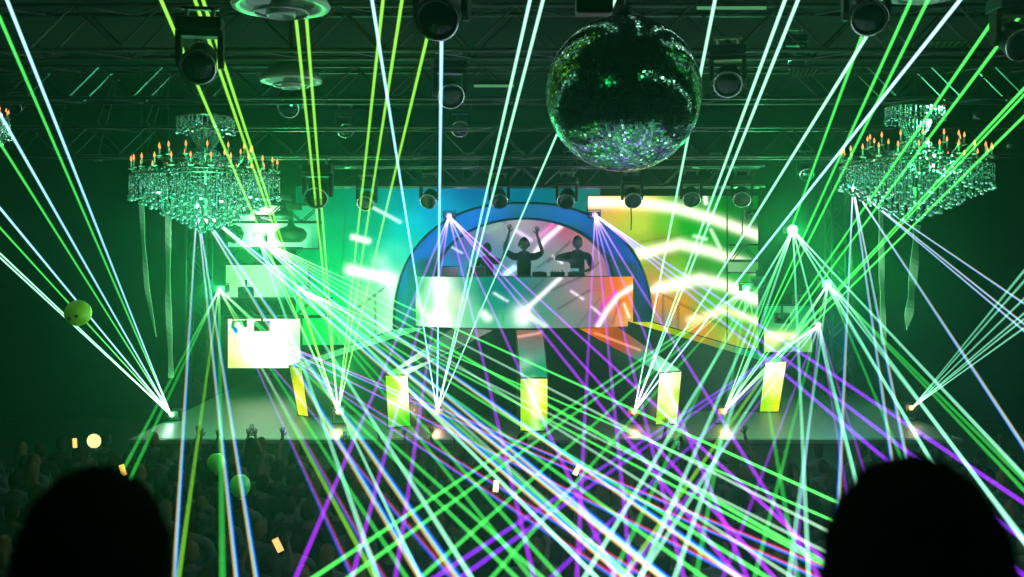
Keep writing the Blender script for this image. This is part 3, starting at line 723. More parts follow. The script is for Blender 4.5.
# ================================================================== HANGING STREAMERS
STR = mat('green_ribbon_fabric', (.22, .5, .25), .7, bump=.3, bscale=12)
def streamer(pts, wpx, d, label, point=True):
    t = thing('hanging_streamer', label, 'fabric streamer', P(*pts[0], d)); o0 = Vector(t.location)
    bm = bmesh.new(); prev = None; n_ = 26
    for i in range(n_+1):
        u = i/n_*(len(pts)-1); k = min(int(u), len(pts)-2); f_ = u-k
        x = pts[k][0]+(pts[k+1][0]-pts[k][0])*f_; y = pts[k][1]+(pts[k+1][1]-pts[k][1])*f_
        w_ = wpx/2/F*d*(1 if not point or i < n_-4 else max(.04, (n_-i)/4.2))
        tw = math.sin(i*.5)*.5
        c = P(x, y, d)-o0
        A = [bm.verts.new(c+Vector((s*w_*math.cos(tw), s*w_*math.sin(tw)+e, 0))) for s, e in ((-1, 0), (1, 0), (1, .02), (-1, .02))]
        if prev:
            for q in range(4): bm.faces.new((prev[q], prev[(q+1) % 4], A[(q+1) % 4], A[q]))
        else: bm.faces.new(A)
        prev = A
    bm.faces.new(prev[::-1]); link('ribbon', bm, STR, t)
    bm = bmesh.new(); tube(bm, (0, 0, 0), (0, 0, 8.98-o0.z), .008, n=5); link('cord', bm, BLACK, t)
streamer([(141, 196), (143, 240), (147, 290), (156, 337)], 4.5, 20.6, 'narrow pointed green streamer under the left rim of the left chandelier')
streamer([(168, 205), (168, 300), (171, 378)], 5.5, 20.6, 'longer straight green streamer under the left chandelier', False)
streamer([(881, 205), (882, 280), (884, 345)], 5.5, 20.6, 'straight green streamer under the right chandelier', False)
streamer([(917, 225), (914, 270), (911, 300), (907, 330)], 8, 20.6, 'wide pointed green streamer under the right chandelier')

# ================================================================== PEOPLE
def person_mesh(name, sk, rad, seg, subdiv=1):
    bm = bmesh.new(); sl = bm.verts.layers.skin.verify()
    vs = {}
    for k, p in sk.items():
        v = bm.verts.new(p); vs[k] = v
        r = rad.get(k, .03); v[sl].radius = r if isinstance(r, tuple) else (r, r)
        v[sl].use_root = (k == 'pelvis')
    for a, b in seg: bm.edges.new((vs[a], vs[b]))
    me = bpy.data.meshes.new(name); bm.to_mesh(me); bm.free()
    o = bpy.data.objects.new(name, me); COL.objects.link(o)
    m = o.modifiers.new('skin', 'SKIN'); m.use_smooth_shade = True; m.branch_smoothing = .6
    s = o.modifiers.new('sub', 'SUBSURF'); s.levels = subdiv; s.render_levels = subdiv
    dg = bpy.context.evaluated_depsgraph_get()
    out = bpy.data.meshes.new_from_object(o.evaluated_get(dg))
    bpy.data.objects.remove(o); bpy.data.meshes.remove(me)
    return out

def head_bm(c, yaw=0, pitch=0, s=1.0):
    "head with brow, nose, mouth, jaw and ears; looks along +y, centre of the skull at c"
    bm = bmesh.new(); bmesh.ops.create_uvsphere(bm, u_segments=24, v_segments=18, radius=1)
    for v in bm.verts:
        x, y, z = v.co
        X, Y, Z = x*.078, y*.098, z*.118
        if z < 0: X *= 1-.28*z*z; Y = Y*(1-.12*z*z)+(-.018*z if y > 0 else .03*z*z)
        if y > .7 and -.35 < z < .12: # nose
            k = max(0, 1-abs(x)/.24)*max(0, 1-abs(z+.12)/.28); Y += .026*k
        if y > .6 and abs(z-.12) < .14 and .15 < abs(x) < .55: Y -= .008
        if y > .6 and abs(z+.52) < .08 and abs(x) < .3: Y += .005
        if y > .6 and z < -.75: Y += .008
        v.co = (X, Y, Z)
    for sgn in (-1, 1):
        r = bmesh.ops.create_uvsphere(bm, u_segments=8, v_segments=6, radius=1, matrix=Matrix.Translation((sgn*.080, -.008, -.012)) @ Matrix.Rotation(sgn*.35, 4, 'Z') @ Matrix.Diagonal((.010, .019, .032, 1)))
    M = Matrix.Translation(c) @ Euler((pitch, 0, yaw)).to_matrix().to_4x4() @ Matrix.Scale(s, 4)
    bm.transform(M); return bm

def hair_bm(c, yaw=0, pitch=0, s=1.0, style='short', rng=R):
    bm = bmesh.new(); bmesh.ops.create_uvsphere(bm, u_segments=28, v_segments=20, radius=1)
    kill = []
    for v in bm.verts:
        x, y, z = v.co
        low = -.55 if style != 'long' else -1.0
        line = .42 if y > .35 else (low if y < -.1 else -.1)
        if z < line-.12 and style != 'long' or (y > .3 and z < .4): kill.append(v); continue
        X, Y, Z = x*.088, y*.108, z*.130
        if style == 'long' and z < -.1 and y < .3:
            Z = -.013+ (z+.1)*.34; X = math.copysign(max(abs(X), .075*min(1, abs(x)*3)), x)*1.0; Y = min(Y, .02)-.01
            Y = -abs(Y)-.02 if y < 0 else Y
        n_ = 1+.035*math.sin(x*23+z*17)*math.cos(y*19+z*9)
        v.co = (X*n_, Y*n_, Z*n_+.004)
    bmesh.ops.delete(bm, geom=kill, context='VERTS')
    if style == 'bun':
        bmesh.ops.create_uvsphere(bm, u_segments=14, v_segments=10, radius=.042, matrix=Matrix.Translation((0, -.06, .135)))
    M = Matrix.Translation(c) @ Euler((pitch, 0, yaw)).to_matrix().to_4x4() @ Matrix.Scale(s, 4)
    bm.transform(M); return bm

SPINE = {'pelvis': (0, 0, .98), 'waist': (0, .01, 1.10), 'chest': (0, 0, 1.30), 'neckb': (0, -.01, 1.46), 'neck': (0, .01, 1.56)}
RAD = {'pelvis': (.15, .11), 'waist': (.13, .095), 'chest': (.155, .11), 'neckb': (.07, .065), 'neck': (.055, .055)}
def build_person(name, label, arms, top, hair='short', hairmat=None, cat='person', fingers=True, lean=0, shoulders=.185, subdiv=1, group=None, legs=None, topname='shirt', sit=False, trousers=True, headyaw=0, headpitch=0, female=False):
    """arms: {'l': (elbow, wrist, handdir), 'r': ...}; the person faces +y, feet at z 0"""
    sk = {k: Vector(v) for k, v in SPINE.items()}; rad = dict(RAD)
    if female: rad['waist'] = (.105, .085); rad['chest'] = (.13, .105)
    seg = [('pelvis', 'waist'), ('waist', 'chest'), ('chest', 'neckb'), ('neckb', 'neck')]
    kind = {}
    for s, sg in (('l', -1), ('r', 1)):
        S = Vector((sg*shoulders, 0, 1.42)); E, W, H = [Vector(a) for a in arms[s]]
        sk['sh'+s] = S; sk['el'+s] = E; sk['wr'+s] = W
        rad['sh'+s] = .062; rad['el'+s] = .041; rad['wr'+s] = .026
        seg += [('neckb', 'sh'+s), ('sh'+s, 'el'+s), ('el'+s, 'wr'+s)]
        sk['ub'+s] = S.lerp(E, .45); rad['ub'+s] = .05; seg.remove(('sh'+s, 'el'+s)); seg += [('sh'+s, 'ub'+s), ('ub'+s, 'el'+s)]
        Hd = H.normalized(); side = Hd.cross(Vector((0, 1, 0)));
        if side.length < .2: side = Hd.cross(Vector((1, 0, 0)))
        side.normalize(); 
        if side.x*sg > 0: side = -side     # thumb towards the body
        nrm = Hd.cross(side).normalized()
        sk['pm'+s] = W+Hd*.055; rad['pm'+s] = (.034, .02); seg += [('wr'+s, 'pm'+s)]
        if fingers:
            for q, (off, ln) in enumerate(((.027, .072), (.009, .082), (-.010, .076), (-.028, .058))):
                a = W+Hd*.09+side*off; b = a+Hd*ln*.5+side*off*.25+nrm*.004; c = b+Hd*ln*.45+side*off*.2+nrm*.018
                for nm, p, r_ in (('a', a, .0095), ('b', b, .0088), ('c', c, .0075)):
                    sk['f%s%d%s' % (s, q, nm)] = p; rad['f%s%d%s' % (s, q, nm)] = r_
                seg += [('pm'+s, 'f%s%da' % (s, q)), ('f%s%da' % (s, q), 'f%s%db' % (s, q)), ('f%s%db' % (s, q), 'f%s%dc' % (s, q))]
            a = W+Hd*.035+side*.032; b = a+Hd*.03+side*.028; c = b+Hd*.03+side*.008
            for nm, p, r_ in (('a', a, .0115), ('b', b, .0105), ('c', c, .0085)): sk['t'+s+nm] = p; rad['t'+s+nm] = r_
            seg += [('pm'+s, 't'+s+'a'), ('t'+s+'a', 't'+s+'b'), ('t'+s+'b', 't'+s+'c')]
        st = .0 if not legs else legs[0 if s == 'l' else 1]
        sk['hp'+s] = Vector((sg*.095, 0, .90)); sk['kn'+s] = Vector((sg*.115, .04+st, .50)); sk['an'+s] = Vector((sg*.13, -.01+st, .085)); sk['to'+s] = Vector((sg*.15, .14+st, .035))
        rad['hp'+s] = .092; rad['kn'+s] = .058; rad['an'+s] = .042; rad['to'+s] = .035
        seg += [('pelvis', 'hp'+s), ('hp'+s, 'kn'+s), ('kn'+s, 'an'+s), ('an'+s, 'to'+s)]
    me = person_mesh(name, sk, rad, seg, subdiv)
    hc = Vector((0, .022, 1.655))
    bm = bmesh.new(); bm.from_mesh(me)
    segs = [(a, b, sk[a], sk[b]) for a, b in seg]
    def near(p):
        best = 9; bs = None
        for a, b, A, B in segs:
            d = B-A; t_ = max(0, min(1, (p-A).dot(d)/d.length_squared)); q = (p-A-d*t_).length
            if q < best: best = q; bs = (a, b, t_)
        return bs
    shirt = bmesh.new(); trou = bmesh.new(); sv = {}; tv = {}
    for f in bm.faces:
        a, b, t_ = near(f.calc_center_median())
        up = a in ('pelvis', 'waist', 'chest') and b in ('waist', 'chest', 'neckb') or a.startswith('sh') or b.startswith('sh') or (a.startswith('ub') and t_ < .55)
        if a == 'chest' and b == 'neckb' and f.calc_center_median().z > 1.50: up = False
        lo = a.startswith(('hp', 'kn')) or (a == 'pelvis' and b.startswith('hp'))
        if a.startswith('kn') and t_ > .9: lo = False
        for flag, B_, V_, off in ((up, shirt, sv, .014), (lo, trou, tv, .012)):
            if not flag: continue
            vv = []
            for v in f.verts:
                if v.index not in V_: V_[v.index] = B_.verts.new(v.co+v.normal*off)
                vv.append(V_[v.index])
            B_.faces.new(vv)
    bm.free()
    hb = head_bm(hc, headyaw, headpitch); tmp = bpy.data.meshes.new('t'); hb.to_mesh(tmp); hb.free()
    bm = bmesh.new(); bm.from_mesh(me); bm.from_mesh(tmp)
    for f in bm.faces: f.smooth = True
    bm.to_mesh(me); bm.free(); bpy.data.meshes.remove(tmp)
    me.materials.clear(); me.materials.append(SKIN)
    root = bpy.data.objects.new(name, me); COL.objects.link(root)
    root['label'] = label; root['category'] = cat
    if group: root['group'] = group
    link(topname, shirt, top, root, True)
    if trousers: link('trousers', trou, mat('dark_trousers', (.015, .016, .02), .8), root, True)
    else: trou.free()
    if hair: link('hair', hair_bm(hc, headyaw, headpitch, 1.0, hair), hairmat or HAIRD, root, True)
    return root

down = lambda sg: ((sg*.25, -.03, 1.15), (sg*.25, .06, .90), (0, .15, -1))
up_ = lambda sg, x=.30, z=1.62, x2=.24, z2=1.88, y=.05: ((sg*x, y, z), (sg*x2, y+.05, z2), (sg*.05, 0, 1))
bent = lambda sg: ((sg*.27, .05, 1.17), (sg*.14, .27, 1.28), (-sg*.3, .5, .8))
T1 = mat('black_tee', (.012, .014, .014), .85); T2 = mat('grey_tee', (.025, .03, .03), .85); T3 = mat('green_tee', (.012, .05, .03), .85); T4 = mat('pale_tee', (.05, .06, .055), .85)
# --- performers
dj = build_person('person', 'performer behind the booth in a dark top with both arms raised and fingers up', {'l': ((-.34, -.06, 1.50), (-.24, .02, 1.82), (.02, 0, 1)), 'r': ((.36, -.02, 1.54), (.27, .02, 1.86), (-.05, 0, 1))}, T1, 'short', HAIRD, topname='loose_shirt', subdiv=2)
dj.location = (P(524, 277, 23.1).x, 23.1, 2.93); dj.rotation_euler = (0, 0, PI); dj.scale = (1.27,)*3
bm = bmesh.new(); path(bm, [Vector((.092*math.cos(a), .02, 1.66+.115*math.sin(a))) for a in [PI*k/10 for k in range(11)]], .008, 6)
for s in (-1, 1): lathe(bm, [(0, -.012), (.032, -.012), (.035, .012), (0, .015)], 14, Matrix.Translation((s*.095, .02, 1.645)) @ Matrix.Rotation(PI/2, 4, 'Y'))
link('headphones', bm, PLASTIC, dj)
dj2 = build_person('person', 'performer behind the booth in a dark t-shirt with one elbow held out to the left', {'l': ((-.26, .10, 1.20), (-.12, .32, 1.16), (.5, .8, 0)), 'r': ((.40, .10, 1.38), (.20, .30, 1.34), (-.9, .4, 0))}, T1, 'short', HAIRD, subdiv=2)
dj2.location = (P(577.5, 277, 23.1).x, 23.1, 2.93); dj2.rotation_euler = (0, 0, PI); dj2.scale = (1.29,)*3
dj3 = build_person('person', 'person further back in the booth, left of the two performers, one hand raised', {'l': ((-.30, .05, 1.40), (-.38, .08, 1.66), (0, 0, 1)), 'r': down(1)}, T1, 'short', HAIRB, subdiv=1)
dj3.location = (P(487, 277, 24.2).x, 24.2, 2.93); dj3.rotation_euler = (0, 0, PI); dj3.scale = (1.2,)*3
# --- the two onlookers right in front of the camera
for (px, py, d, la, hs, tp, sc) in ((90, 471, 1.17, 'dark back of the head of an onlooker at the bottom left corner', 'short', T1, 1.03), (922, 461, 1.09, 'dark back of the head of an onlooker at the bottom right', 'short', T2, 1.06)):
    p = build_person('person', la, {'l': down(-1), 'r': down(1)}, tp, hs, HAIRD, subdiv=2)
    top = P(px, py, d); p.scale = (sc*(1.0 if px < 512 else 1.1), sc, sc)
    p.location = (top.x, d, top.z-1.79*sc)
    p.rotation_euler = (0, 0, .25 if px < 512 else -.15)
# --- crowd
G = 'crowd on the dance floor'
protos = []
def pr(label, arms, top, hair, hm, **k): protos.append(build_person('person', label, arms, top, hair, hm, group=G, **k))
pr('person in the dark crowd with arms down, short hair and black top', {'l': down(-1), 'r': down(1)}, T1, 'short', HAIRD, fingers=False)
pr('person in the dark crowd with both arms raised high', {'l': up_(-1), 'r': up_(1)}, T2, 'short', HAIRD)
pr('person in the dark crowd with the right arm raised', {'l': down(-1), 'r': up_(1, .28, 1.66, .22, 1.93)}, T3, 'short', HAIRB)
pr('person in the dark crowd with long hair and arms down', {'l': down(-1), 'r': down(1)}, T4, 'long', HAIRB, fingers=False, female=True)
pr('person in the dark crowd holding both hands before the chest', {'l': bent(-1), 'r': bent(1)}, T2, 'short', HAIRB)
pr('person in the dark crowd with hair in a bun and left arm raised', {'l': up_(-1, .26, 1.64, .20, 1.92), 'r': bent(1)}, T1, 'bun', HAIRD, female=True)
pr('person in the dark crowd in a pale top with short hair, arms down', {'l': down(-1), 'r': bent(1)}, T4, 'short', HAIRD, fingers=False)
PH = ((-.20, .20, 1.42), (-.06, .36, 1.72), (.1, .1, 1)); PH2 = ((.20, .20, 1.42), (.06, .36, 1.72), (-.1, .1, 1))
pr('person in the dark crowd holding a phone up with both hands', {'l': PH, 'r': PH2}, T3, 'long', HAIRD, female=True)
used = set(); cnt = 0
phones = []
for row in range(15):
    d = 9.6+row*.60
    half = 5.6/10*d
    xs = -half-.3+(row % 2)*.3
    while xs < half+.4:
        x = xs+R.uniform(-.12, .12); y = d+R.uniform(-.15, .15); xs += R.uniform(.60, .80)
        if y > 18.4: continue
        k = R.choices(range(8), (26, 5, 6, 18, 14, 5, 20, 3))[0]
        if len(used) < 8 and k not in used: o = protos[k]; used.add(k)
        elif cnt > 280: break
        else: o = dup(protos[k])
        o.location = (x, y, 0); o.rotation_euler = (0, 0, R.uniform(-.35, .35)); s = R.uniform(.90, 1.04); o.scale = (s, s, s)
        cnt += 1
        if k == 7: phones.append((o, s))
for i, k in enumerate(protos):
    if i not in used: k.location = (-6+i*.7, 9.2, 0)
print('crowd', cnt)
def phone(label, M, col, st, group=None):
    t = thing('smartphone', label, 'phone', group=group); t.matrix_world = M
    bm = bmesh.new(); box(bm, (0, 0, 0), (.075, .009, .155), bev=.003); link('case', bm, PLASTIC, t)
    bm = bmesh.new(); box(bm, (0, -.0052, 0), (.068, .001, .145)); link('display', bm, glow_mat('phone_screen_%.2f_%.2f' % (col[0], col[1]), col, st), t)
for (o, s) in phones:
    M = Matrix.Translation(o.location) @ Matrix.Rotation(o.rotation_euler.z, 4, 'Z') @ Matrix.Scale(s, 4) @ Matrix.Translation((0, .40, 1.86))
    phone('phone with a lit screen held up in the dark crowd', M, (.15, .4, .25), .6, 'phones held up in the crowd')
for (px, py, d, col, la) in ((123, 470, 13.0, (1, .55, .1), 'phone with an orange lit screen held up at the left of the crowd'), (75, 443, 15.5, (1, .6, .15), 'small orange lit phone held tilted beside the round lit paddle'),
                             (577, 470, 13.2, (1, .8, .3), 'phone with a bright yellow screen in the middle of the crowd'), (496, 486, 12.2, (1, .85, .5), 'phone with a pale yellow lit screen left of the middle of the crowd'), (278, 545, 10.2, (1, .5, .15), 'phone with a bright orange screen at the lower left of the crowd')):
    phone(la, Matrix.Translation(P(px, py, d)) @ Euler((0, R.uniform(-.5, .5), 0)).to_matrix().to_4x4(), col, 1.6)
# round lit paddle held up
t = thing('light_paddle', 'round glowing yellow paddle held up over the crowd at the left', 'paddle', P(94, 441, 15))
bm = bmesh.new(); lathe(bm, [(0, -.012), (.10, -.012), (.108, 0), (.10, .012), (0, .012)], 28, Matrix.Rotation(PI/2, 4, 'X')); link('disc', bm, glow_mat('paddle_glow', (1.0, .85, .35), 1.3), t)
bm = bmesh.new(); tube(bm, (0, 0, -.1), (0, 0, -.28), .012, n=8); link('handle', bm, PLASTIC, t)

# ================================================================== BEACH BALL AND BALLOONS
bb = thing('inflatable_ball', 'yellow green inflatable ball with two dark eye dots flying at the left', 'ball', P(78, 313, 13)); r = .013*13
bm = bmesh.new(); bmesh.ops.create_uvsphere(bm, u_segments=32, v_segments=20, radius=r); link('skin', bm, mat('green_vinyl', (.35, .9, .01), .35), bb, True)
for (ex, ez) in ((-.25, -.38), (.27, -.18)):
    p = Vector((ex*r, 0, ez*r)); p.y = -math.sqrt(max(0, r*r-p.x*p.x-p.z*p.z))
    bm = bmesh.new(); bmesh.ops.create_uvsphere(bm, u_segments=12, v_segments=8, radius=.024); link('eye_dot', bm, PLASTIC, bb, True, loc=p)
bm = bmesh.new(); lathe(bm, [(.012, 0), (.012, .02), (0, .022)], 8, Matrix.Translation((0, 0, r-.004))); link('valve', bm, PLASTIC, bb)
for (px, py, d, rp, la) in ((216, 463, 13, 9, 'green balloon in the crowd partly behind a green beam'), (240, 486, 12, 10.5, 'brighter round green balloon just right of the other one')):
    b = thing('balloon', la, 'balloon', P(px, py, d)); r = rp/F*d
    bm = bmesh.new(); lathe(bm, [(0, r*1.08), (r*.5, r*.97), (r*.85, r*.6), (r, r*.1), (r*.9, -r*.45), (r*.55, -r*.9), (r*.15, -r*1.15), (0, -r*1.18)], 24); link('skin', bm, mat('green_latex', (.08, .55, .05), .3), b, True)
    bm = bmesh.new(); lathe(bm, [(0, -r*1.15), (.018, -r*1.27), (0, -r*1.26)], 10); link('knot', bm, mat('green_latex', (.1, .6, .08), .3), b)

# ================================================================== LASERS
S = 1.7
RK = 1.35
EK = .85
BM = {
 'g': [('b_green', (.0, .5, .04), (.15, 1.0, .17), .62)],
 'y': [('b_yellowgreen', (.15, .6, .0), (.42, 1.0, .14), .62)],
 'w': [('b_white', (.05, .7, .35), (.72, 1.0, .85), .8)],
 'd': [('b_dimwhite', (.05, .5, .2), (.55, .8, .6), .42)],
 'c': [('b_cyanwhite', (.02, .45, .75), (.75, 1.0, 1.0), .85)],
 'p': [('b_purple', (.3, .0, .8), (.5, .04, .9), .62)],
 'v': [('b_violet', (.2, .0, .8), (.32, .03, .95), .6)],
}
RGBM = {'R': ('s_red', (.6, .0, .03), (.9, .06, .05), .32), 'G': ('s_green', (.0, .7, .1), (.3, 1.0, .3), .42), 'B': ('s_blue', (.0, .08, .95), (.03, .2, 1.0), .52)}
def bmats(key): return [beam_mat(n_, e, c, s*S) for (n_, e, c, s) in ([RGBM[k] for k in key] if key.isupper() else BM[key])]
# colour keys: lower case = one line; upper case = strands side by side (first strand leftmost)
def beam(src, end, key, r0, r1, parent, off=1.0, ref=None):
    kk = (end-src).length/ref if ref else 1.0; r1 = r0+(r1-r0)*kk
    org = Vector(parent.location)
    a, b = src-org, end-org
    bm = bmesh.new(); ms = bmats(key)
    d = (b-a); side = Vector((d.y, -d.x, 0)); side = side.normalized() if side.length > 1e-3 else Vector((1, 0, 0))
    s2 = Vector((1, 0, -d.x/d.z)) if abs(d.z) > abs(d.x) else Vector((-d.z/d.x, 0, 1)) if False else None
    v = Vector((d.z, 0, -d.x)).normalized()
    if v.x < 0: v = -v
    n_ = len(ms)
    for i, m in enumerate(ms):
        o = {'RGB': (-.35, 0, .8), 'BGR': (-.8, 0, .35), 'BR': (-.5, .55)}.get(key, (0,))[i]
        tube(bm, a+v*o*r0*off*.6, b+v*o*r1*off*RK, r0*RK, r1*RK, n=12, caps=False, mi=i, layer=kk)
    return link('laser_beam', bm, ms, parent, True)

FL = {}
def flare(col, st):
    k = 'aperture_%.2f_%.2f_%.2f' % col
    return glow_mat(k, col, st)
LIGHTS = []
def projector(px, py, d, label, col, hang, energy, haze=(0, 0, 0), size=.06):
    loc = P(px, py, d)
    t = thing('laser_projector', label, 'laser', loc)
    bm = bmesh.new(); box(bm, (0, .20, 0), (.26, .34, .16), bev=.015); link('housing', bm, BLACK, t)
    bm = bmesh.new()
    sgn = 1 if hang else -1
    if not hang:      # short legs down to the stage
        lg = max(.12, loc.z-SZ)
        for s in (-1, 1): box(bm, (s*.145, .2, -lg/2+.03), (.015, .05, lg+.06))
    else:
        for s in (-1, 1): box(bm, (s*.145, .2, .05), (.015, .05, .16))
    box(bm, (0, .2, .12 if hang else -(lg-.01)), (.30, .05, .02)); link('bracket', bm, BLACK, t)
    bm = bmesh.new(); lathe(bm, [(size*.9, -.01), (size, .0), (size*.6, .03), (0, .045)], 16, Matrix.Translation((0, .03, 0)) @ Matrix.Rotation(PI/2, 4, 'X')); link('aperture', bm, flare(col, 3.5), t, True)  # larger disc sizes stand in for the glare of the brightest lasers
    if energy:
        if col[1] > .7: col = (.04, 1, .22 + .25*(col[2] > .8))
        else: energy *= .05 if col[2] > .7 else .55; col = (col[0]*.8, col[1], col[2])
        l = bpy.data.lights.new('laser_glow', 'POINT'); l.color = col; l.energy = energy*EK; l.shadow_soft_size = .05
        lo = bpy.data.objects.new('laser_glow', l); COL.objects.link(lo); lo.location = loc+Vector((0, -.12, 0)); LIGHTS.append(lo)
    return t

def ground_end(a, b, zmin=.9, ymin=5.0):
    "run the beam on until it meets the crowd"
    d = b-a; k = 1.0
    if d.z < 0: k = (zmin-a.z)/d.z
    k = max(1.0, min(k, 1.6)); 
    if (a+d*k).y < ymin: k = (ymin-a.y)/d.y
    return a+d*k

def down_fan(src, label, col, rays, energy, dend=9.0, r0=.015, r1=.022, size=.06, hang=True):
    px, py, d = src; t = projector(px, py, d, label, col, hang, energy, size=size); a = P(px, py, d)
    for (k, key, *w_) in rays:
        wd = w_[0] if w_ else 1.0
        yb = 577; xb = px+k*(yb-py)
        if xb > 1040: yb = py+(1040-px)/k; xb = 1040
        if xb < -20: yb = py+(-20-px)/k; xb = -20
        fr = (yb-py)/(577-py); de = 1/((1/d)+(1/dend-1/d)*max(fr, .35))
        b = P(xb, yb, de)
        fade = key
        beam(a, ground_end(a, b), key, r0*wd, r1*wd, t, ref=(b-a).length)
    return t

def up_fan(src, label, col, ends, energy, dend=11.0, r0=.008, r1=.0165):
    px, py, d = src; t = projector(px, py, d, label, col, False, energy, size=.05); a = P(px, py, d)
    for (x, y, key, *w_) in ends:
        wd = w_[0] if w_ else 1.0
        L = math.hypot(x-px, y-py)/math.hypot(0, py)   # how far the line runs in the picture
        de = 1/((1/d)+(1/dend-1/d)*min(1.15, max(L, .6)))
        b = P(x, y, de); dv = b-a
        kz = (8.94-a.z)/dv.z if dv.z > 0 else 1.3     # on to the ceiling, a side wall or the wall behind the balcony
        if abs(dv.x) > .01: kz = min(kz, ((15.9 if dv.x > 0 else -15.9)-a.x)/dv.x)
        if dv.y < 0: kz = min(kz, (-4.9-a.y)/dv.y)
        beam(a, a+dv*kz, key, r0*wd, r1*wd*1.1, t, ref=dv.length)
    return t
gC = (.15, 1, .3); wC = (.35, 1, .55); pC = (.55, .15, 1); bC = (.3, .55, 1); oC = (1, .45, .12)
# floor lasers firing up
up_fan((338, 412, 20.5), 'floor laser left of the yellow green pillar, firing green pairs upward', (1, .6, .25), [(161, 0, 'y'), (195, 0, 'y'), (203, 0, 'y'), (294, 0, 'y'), (305, 0, 'y'), (383, 0, 'y'), (402, 0, 'y'), (436, 0, 'y')], 22)
up_fan((437, 412, 20.5), 'floor laser with a red flare right of the left inner pillar, firing white lines upward', (1, .3, .15), [(372, 0, 'c'), (442, 0, 'c', 1.15), (530, 0, 'w'), (543, 0, 'w'), (615, 0, 'w', .8)], 26)
up_fan((634, 412, 20.5), 'floor laser with an orange flare left of the right inner pillar', (1, .3, .12), [(715, 0, 'w'), (785, 0, 'w'), (798, 0, 'w'), (889, 0, 'w'), (960, 0, 'c')], 26)
up_fan((724, 412, 20.5), 'floor laser with an amber flare right of the right inner pillar, firing green lines upward', (1, .6, .1), [(875, 0, 'g'), (911, 0, 'g'), (928, 0, 'g'), (1007, 0, 'g'), (1032, 0, 'g'), (1106, 0, 'g'), (1114, 0, 'g', .8), (1142, 0, 'g')], 26)
up_fan((171, 415, 20.9), 'laser at the left front corner of the stage fanning to the upper left', (.6, 1, .7), [(7, 0, 'c'), (-8, 0, 'g'), (-65, 0, 'c'), (-90, 0, 'g'), (-172, 0, 'c'), (-208, 0, 'g', .9), (-268, 0, 'w', .8), (-280, 0, 'w', .8)], 8, dend=11)
up_fan((912, 408, 20.9), 'laser with an orange flare at the right front corner of the stage', oC, [(1010, 288, 'w', .8), (1018, 288, 'w', .8), (1035, 288, 'w', .8), (1054, 288, 'w', .8), (1063, 288, 'w', .8), (1080, 288, 'w', .8)], 6, dend=11)
# hanging and standing lasers firing over the crowd
down_fan((219, 289, 22.0), 'laser on the upright tower left of the stacked panels, green', gC, [(-.53, 'g'), (-.468, 'g'), (-.14, 'y'), (.012, 'g', 1.3), (.54, 'y'), (.65, 'g'), (1.03, 'g'), (1.12, 'g')], 60)
down_fan((828, 284, 22.0), 'bright green laser on the upright tower right of the stage', gC, [(-.70, 'y'), (-.64, 'w'), (-.25, 'g'), (-.134, 'w'), (.42, 'g'), (.58, 'w'), (.77, 'w'), (.95, 'g'), (1.0, 'g')], 140, size=.1)
down_fan((258, 239, 23.0), 'laser with the brightest white flare in front of the pale upper left panel', wC, [(.354, 'w', 1.1), (.63, 'w', 1.1), (1.0, 'w'), (1.2, 'RGB', .9), (1.42, 'RGB', .9), (1.58, 'd', .8), (1.75, 'g'), (1.95, 'd', .8), (2.2, 'g', .8), (.48, 'w', .8), (1.1, 'd', .9)], 420, size=.12)
down_fan((793, 230, 23.0), 'laser with a large white flare below the right trusses', wC, [(-.60, 'w', 1.1), (-.44, 'w', 1.1), (-.34, 'w', 1.1), (.045, 'w'), (.25, 'w'), (.6, 'w'), (.74, 'w'), (.94, 'w')], 260, size=.12)
down_fan((300, 289, 22.6), 'laser in front of the green video wall at the left, green', gC, [(.8, 'g'), (.9, 'g'), (1.15, 'g'), (1.4, 'g'), (1.62, 'g'), (1.9, 'g', .8), (2.0, 'd', .8), (2.3, 'g', .7)], 120)
down_fan((748, 288, 22.6), 'laser in front of the video wall right of the arch, green', gC, [(-1.5, 'g'), (-1.38, 'g'), (-1.13, 'g'), (-.885, 'g'), (-.47, 'g', 1.1), (-.18, 'g', 1.1), (.17, 'g', 1.1)], 60)
down_fan((449, 216, 22.8), 'purple flared laser on the left shoulder of the arch', (.6, .3, 1), [(-.424, 'p'), (-.268, 'p'), (-.148, 'p'), (.235, 'p'), (.46, 'p'), (.80, 'p'), (.90, 'p', .9), (1.09, 'p', .9)], 90)
down_fan((595, 215, 22.8), 'purple flared laser on the right shoulder of the arch', (.55, .2, 1), [(-.05, 'p'), (.10, 'p'), (.245, 'p'), (.42, 'p'), (.62, 'p'), (1.19, 'v'), (1.32, 'v'), (1.49, 'v')], 70)
down_fan((197, 206, 21.5), 'laser just below the left chandelier firing white lines with coloured fringes', (.4, 1, .9), [(-.062, 'RGB', .8), (.105, 'RGB', .8), (.158, 'RGB', .8), (.60, 'RGB'), (.70, 'RGB'), (1.15, 'RGB', .9), (1.25, 'RGB', .9)], 60)
down_fan((853, 187, 21.5), 'laser at the left rim of the right chandelier firing white lines with coloured fringes', (.3, 1, .9), [(-.045, 'BGR', .8), (.143, 'BGR', .8), (.197, 'BGR', .8), (.66, 'BGR', .85), (1.19, 'BGR', .6), (1.25, 'BGR', .6), (1.47, 'BGR', .6)], 50)
down_fan((237, 325, 22.0), 'laser low in front of the lowest left panel firing dim red and blue lines', (.5, 1, .6), [(.46, 'BR', .85), (.58, 'BR', .85), (.85, 'BR', .85), (1.5, 'BR', .7), (1.62, 'BR', .7), (2.0, 'BR', .7), (2.3, 'BR', .6), (2.42, 'BR', .6)], 30)
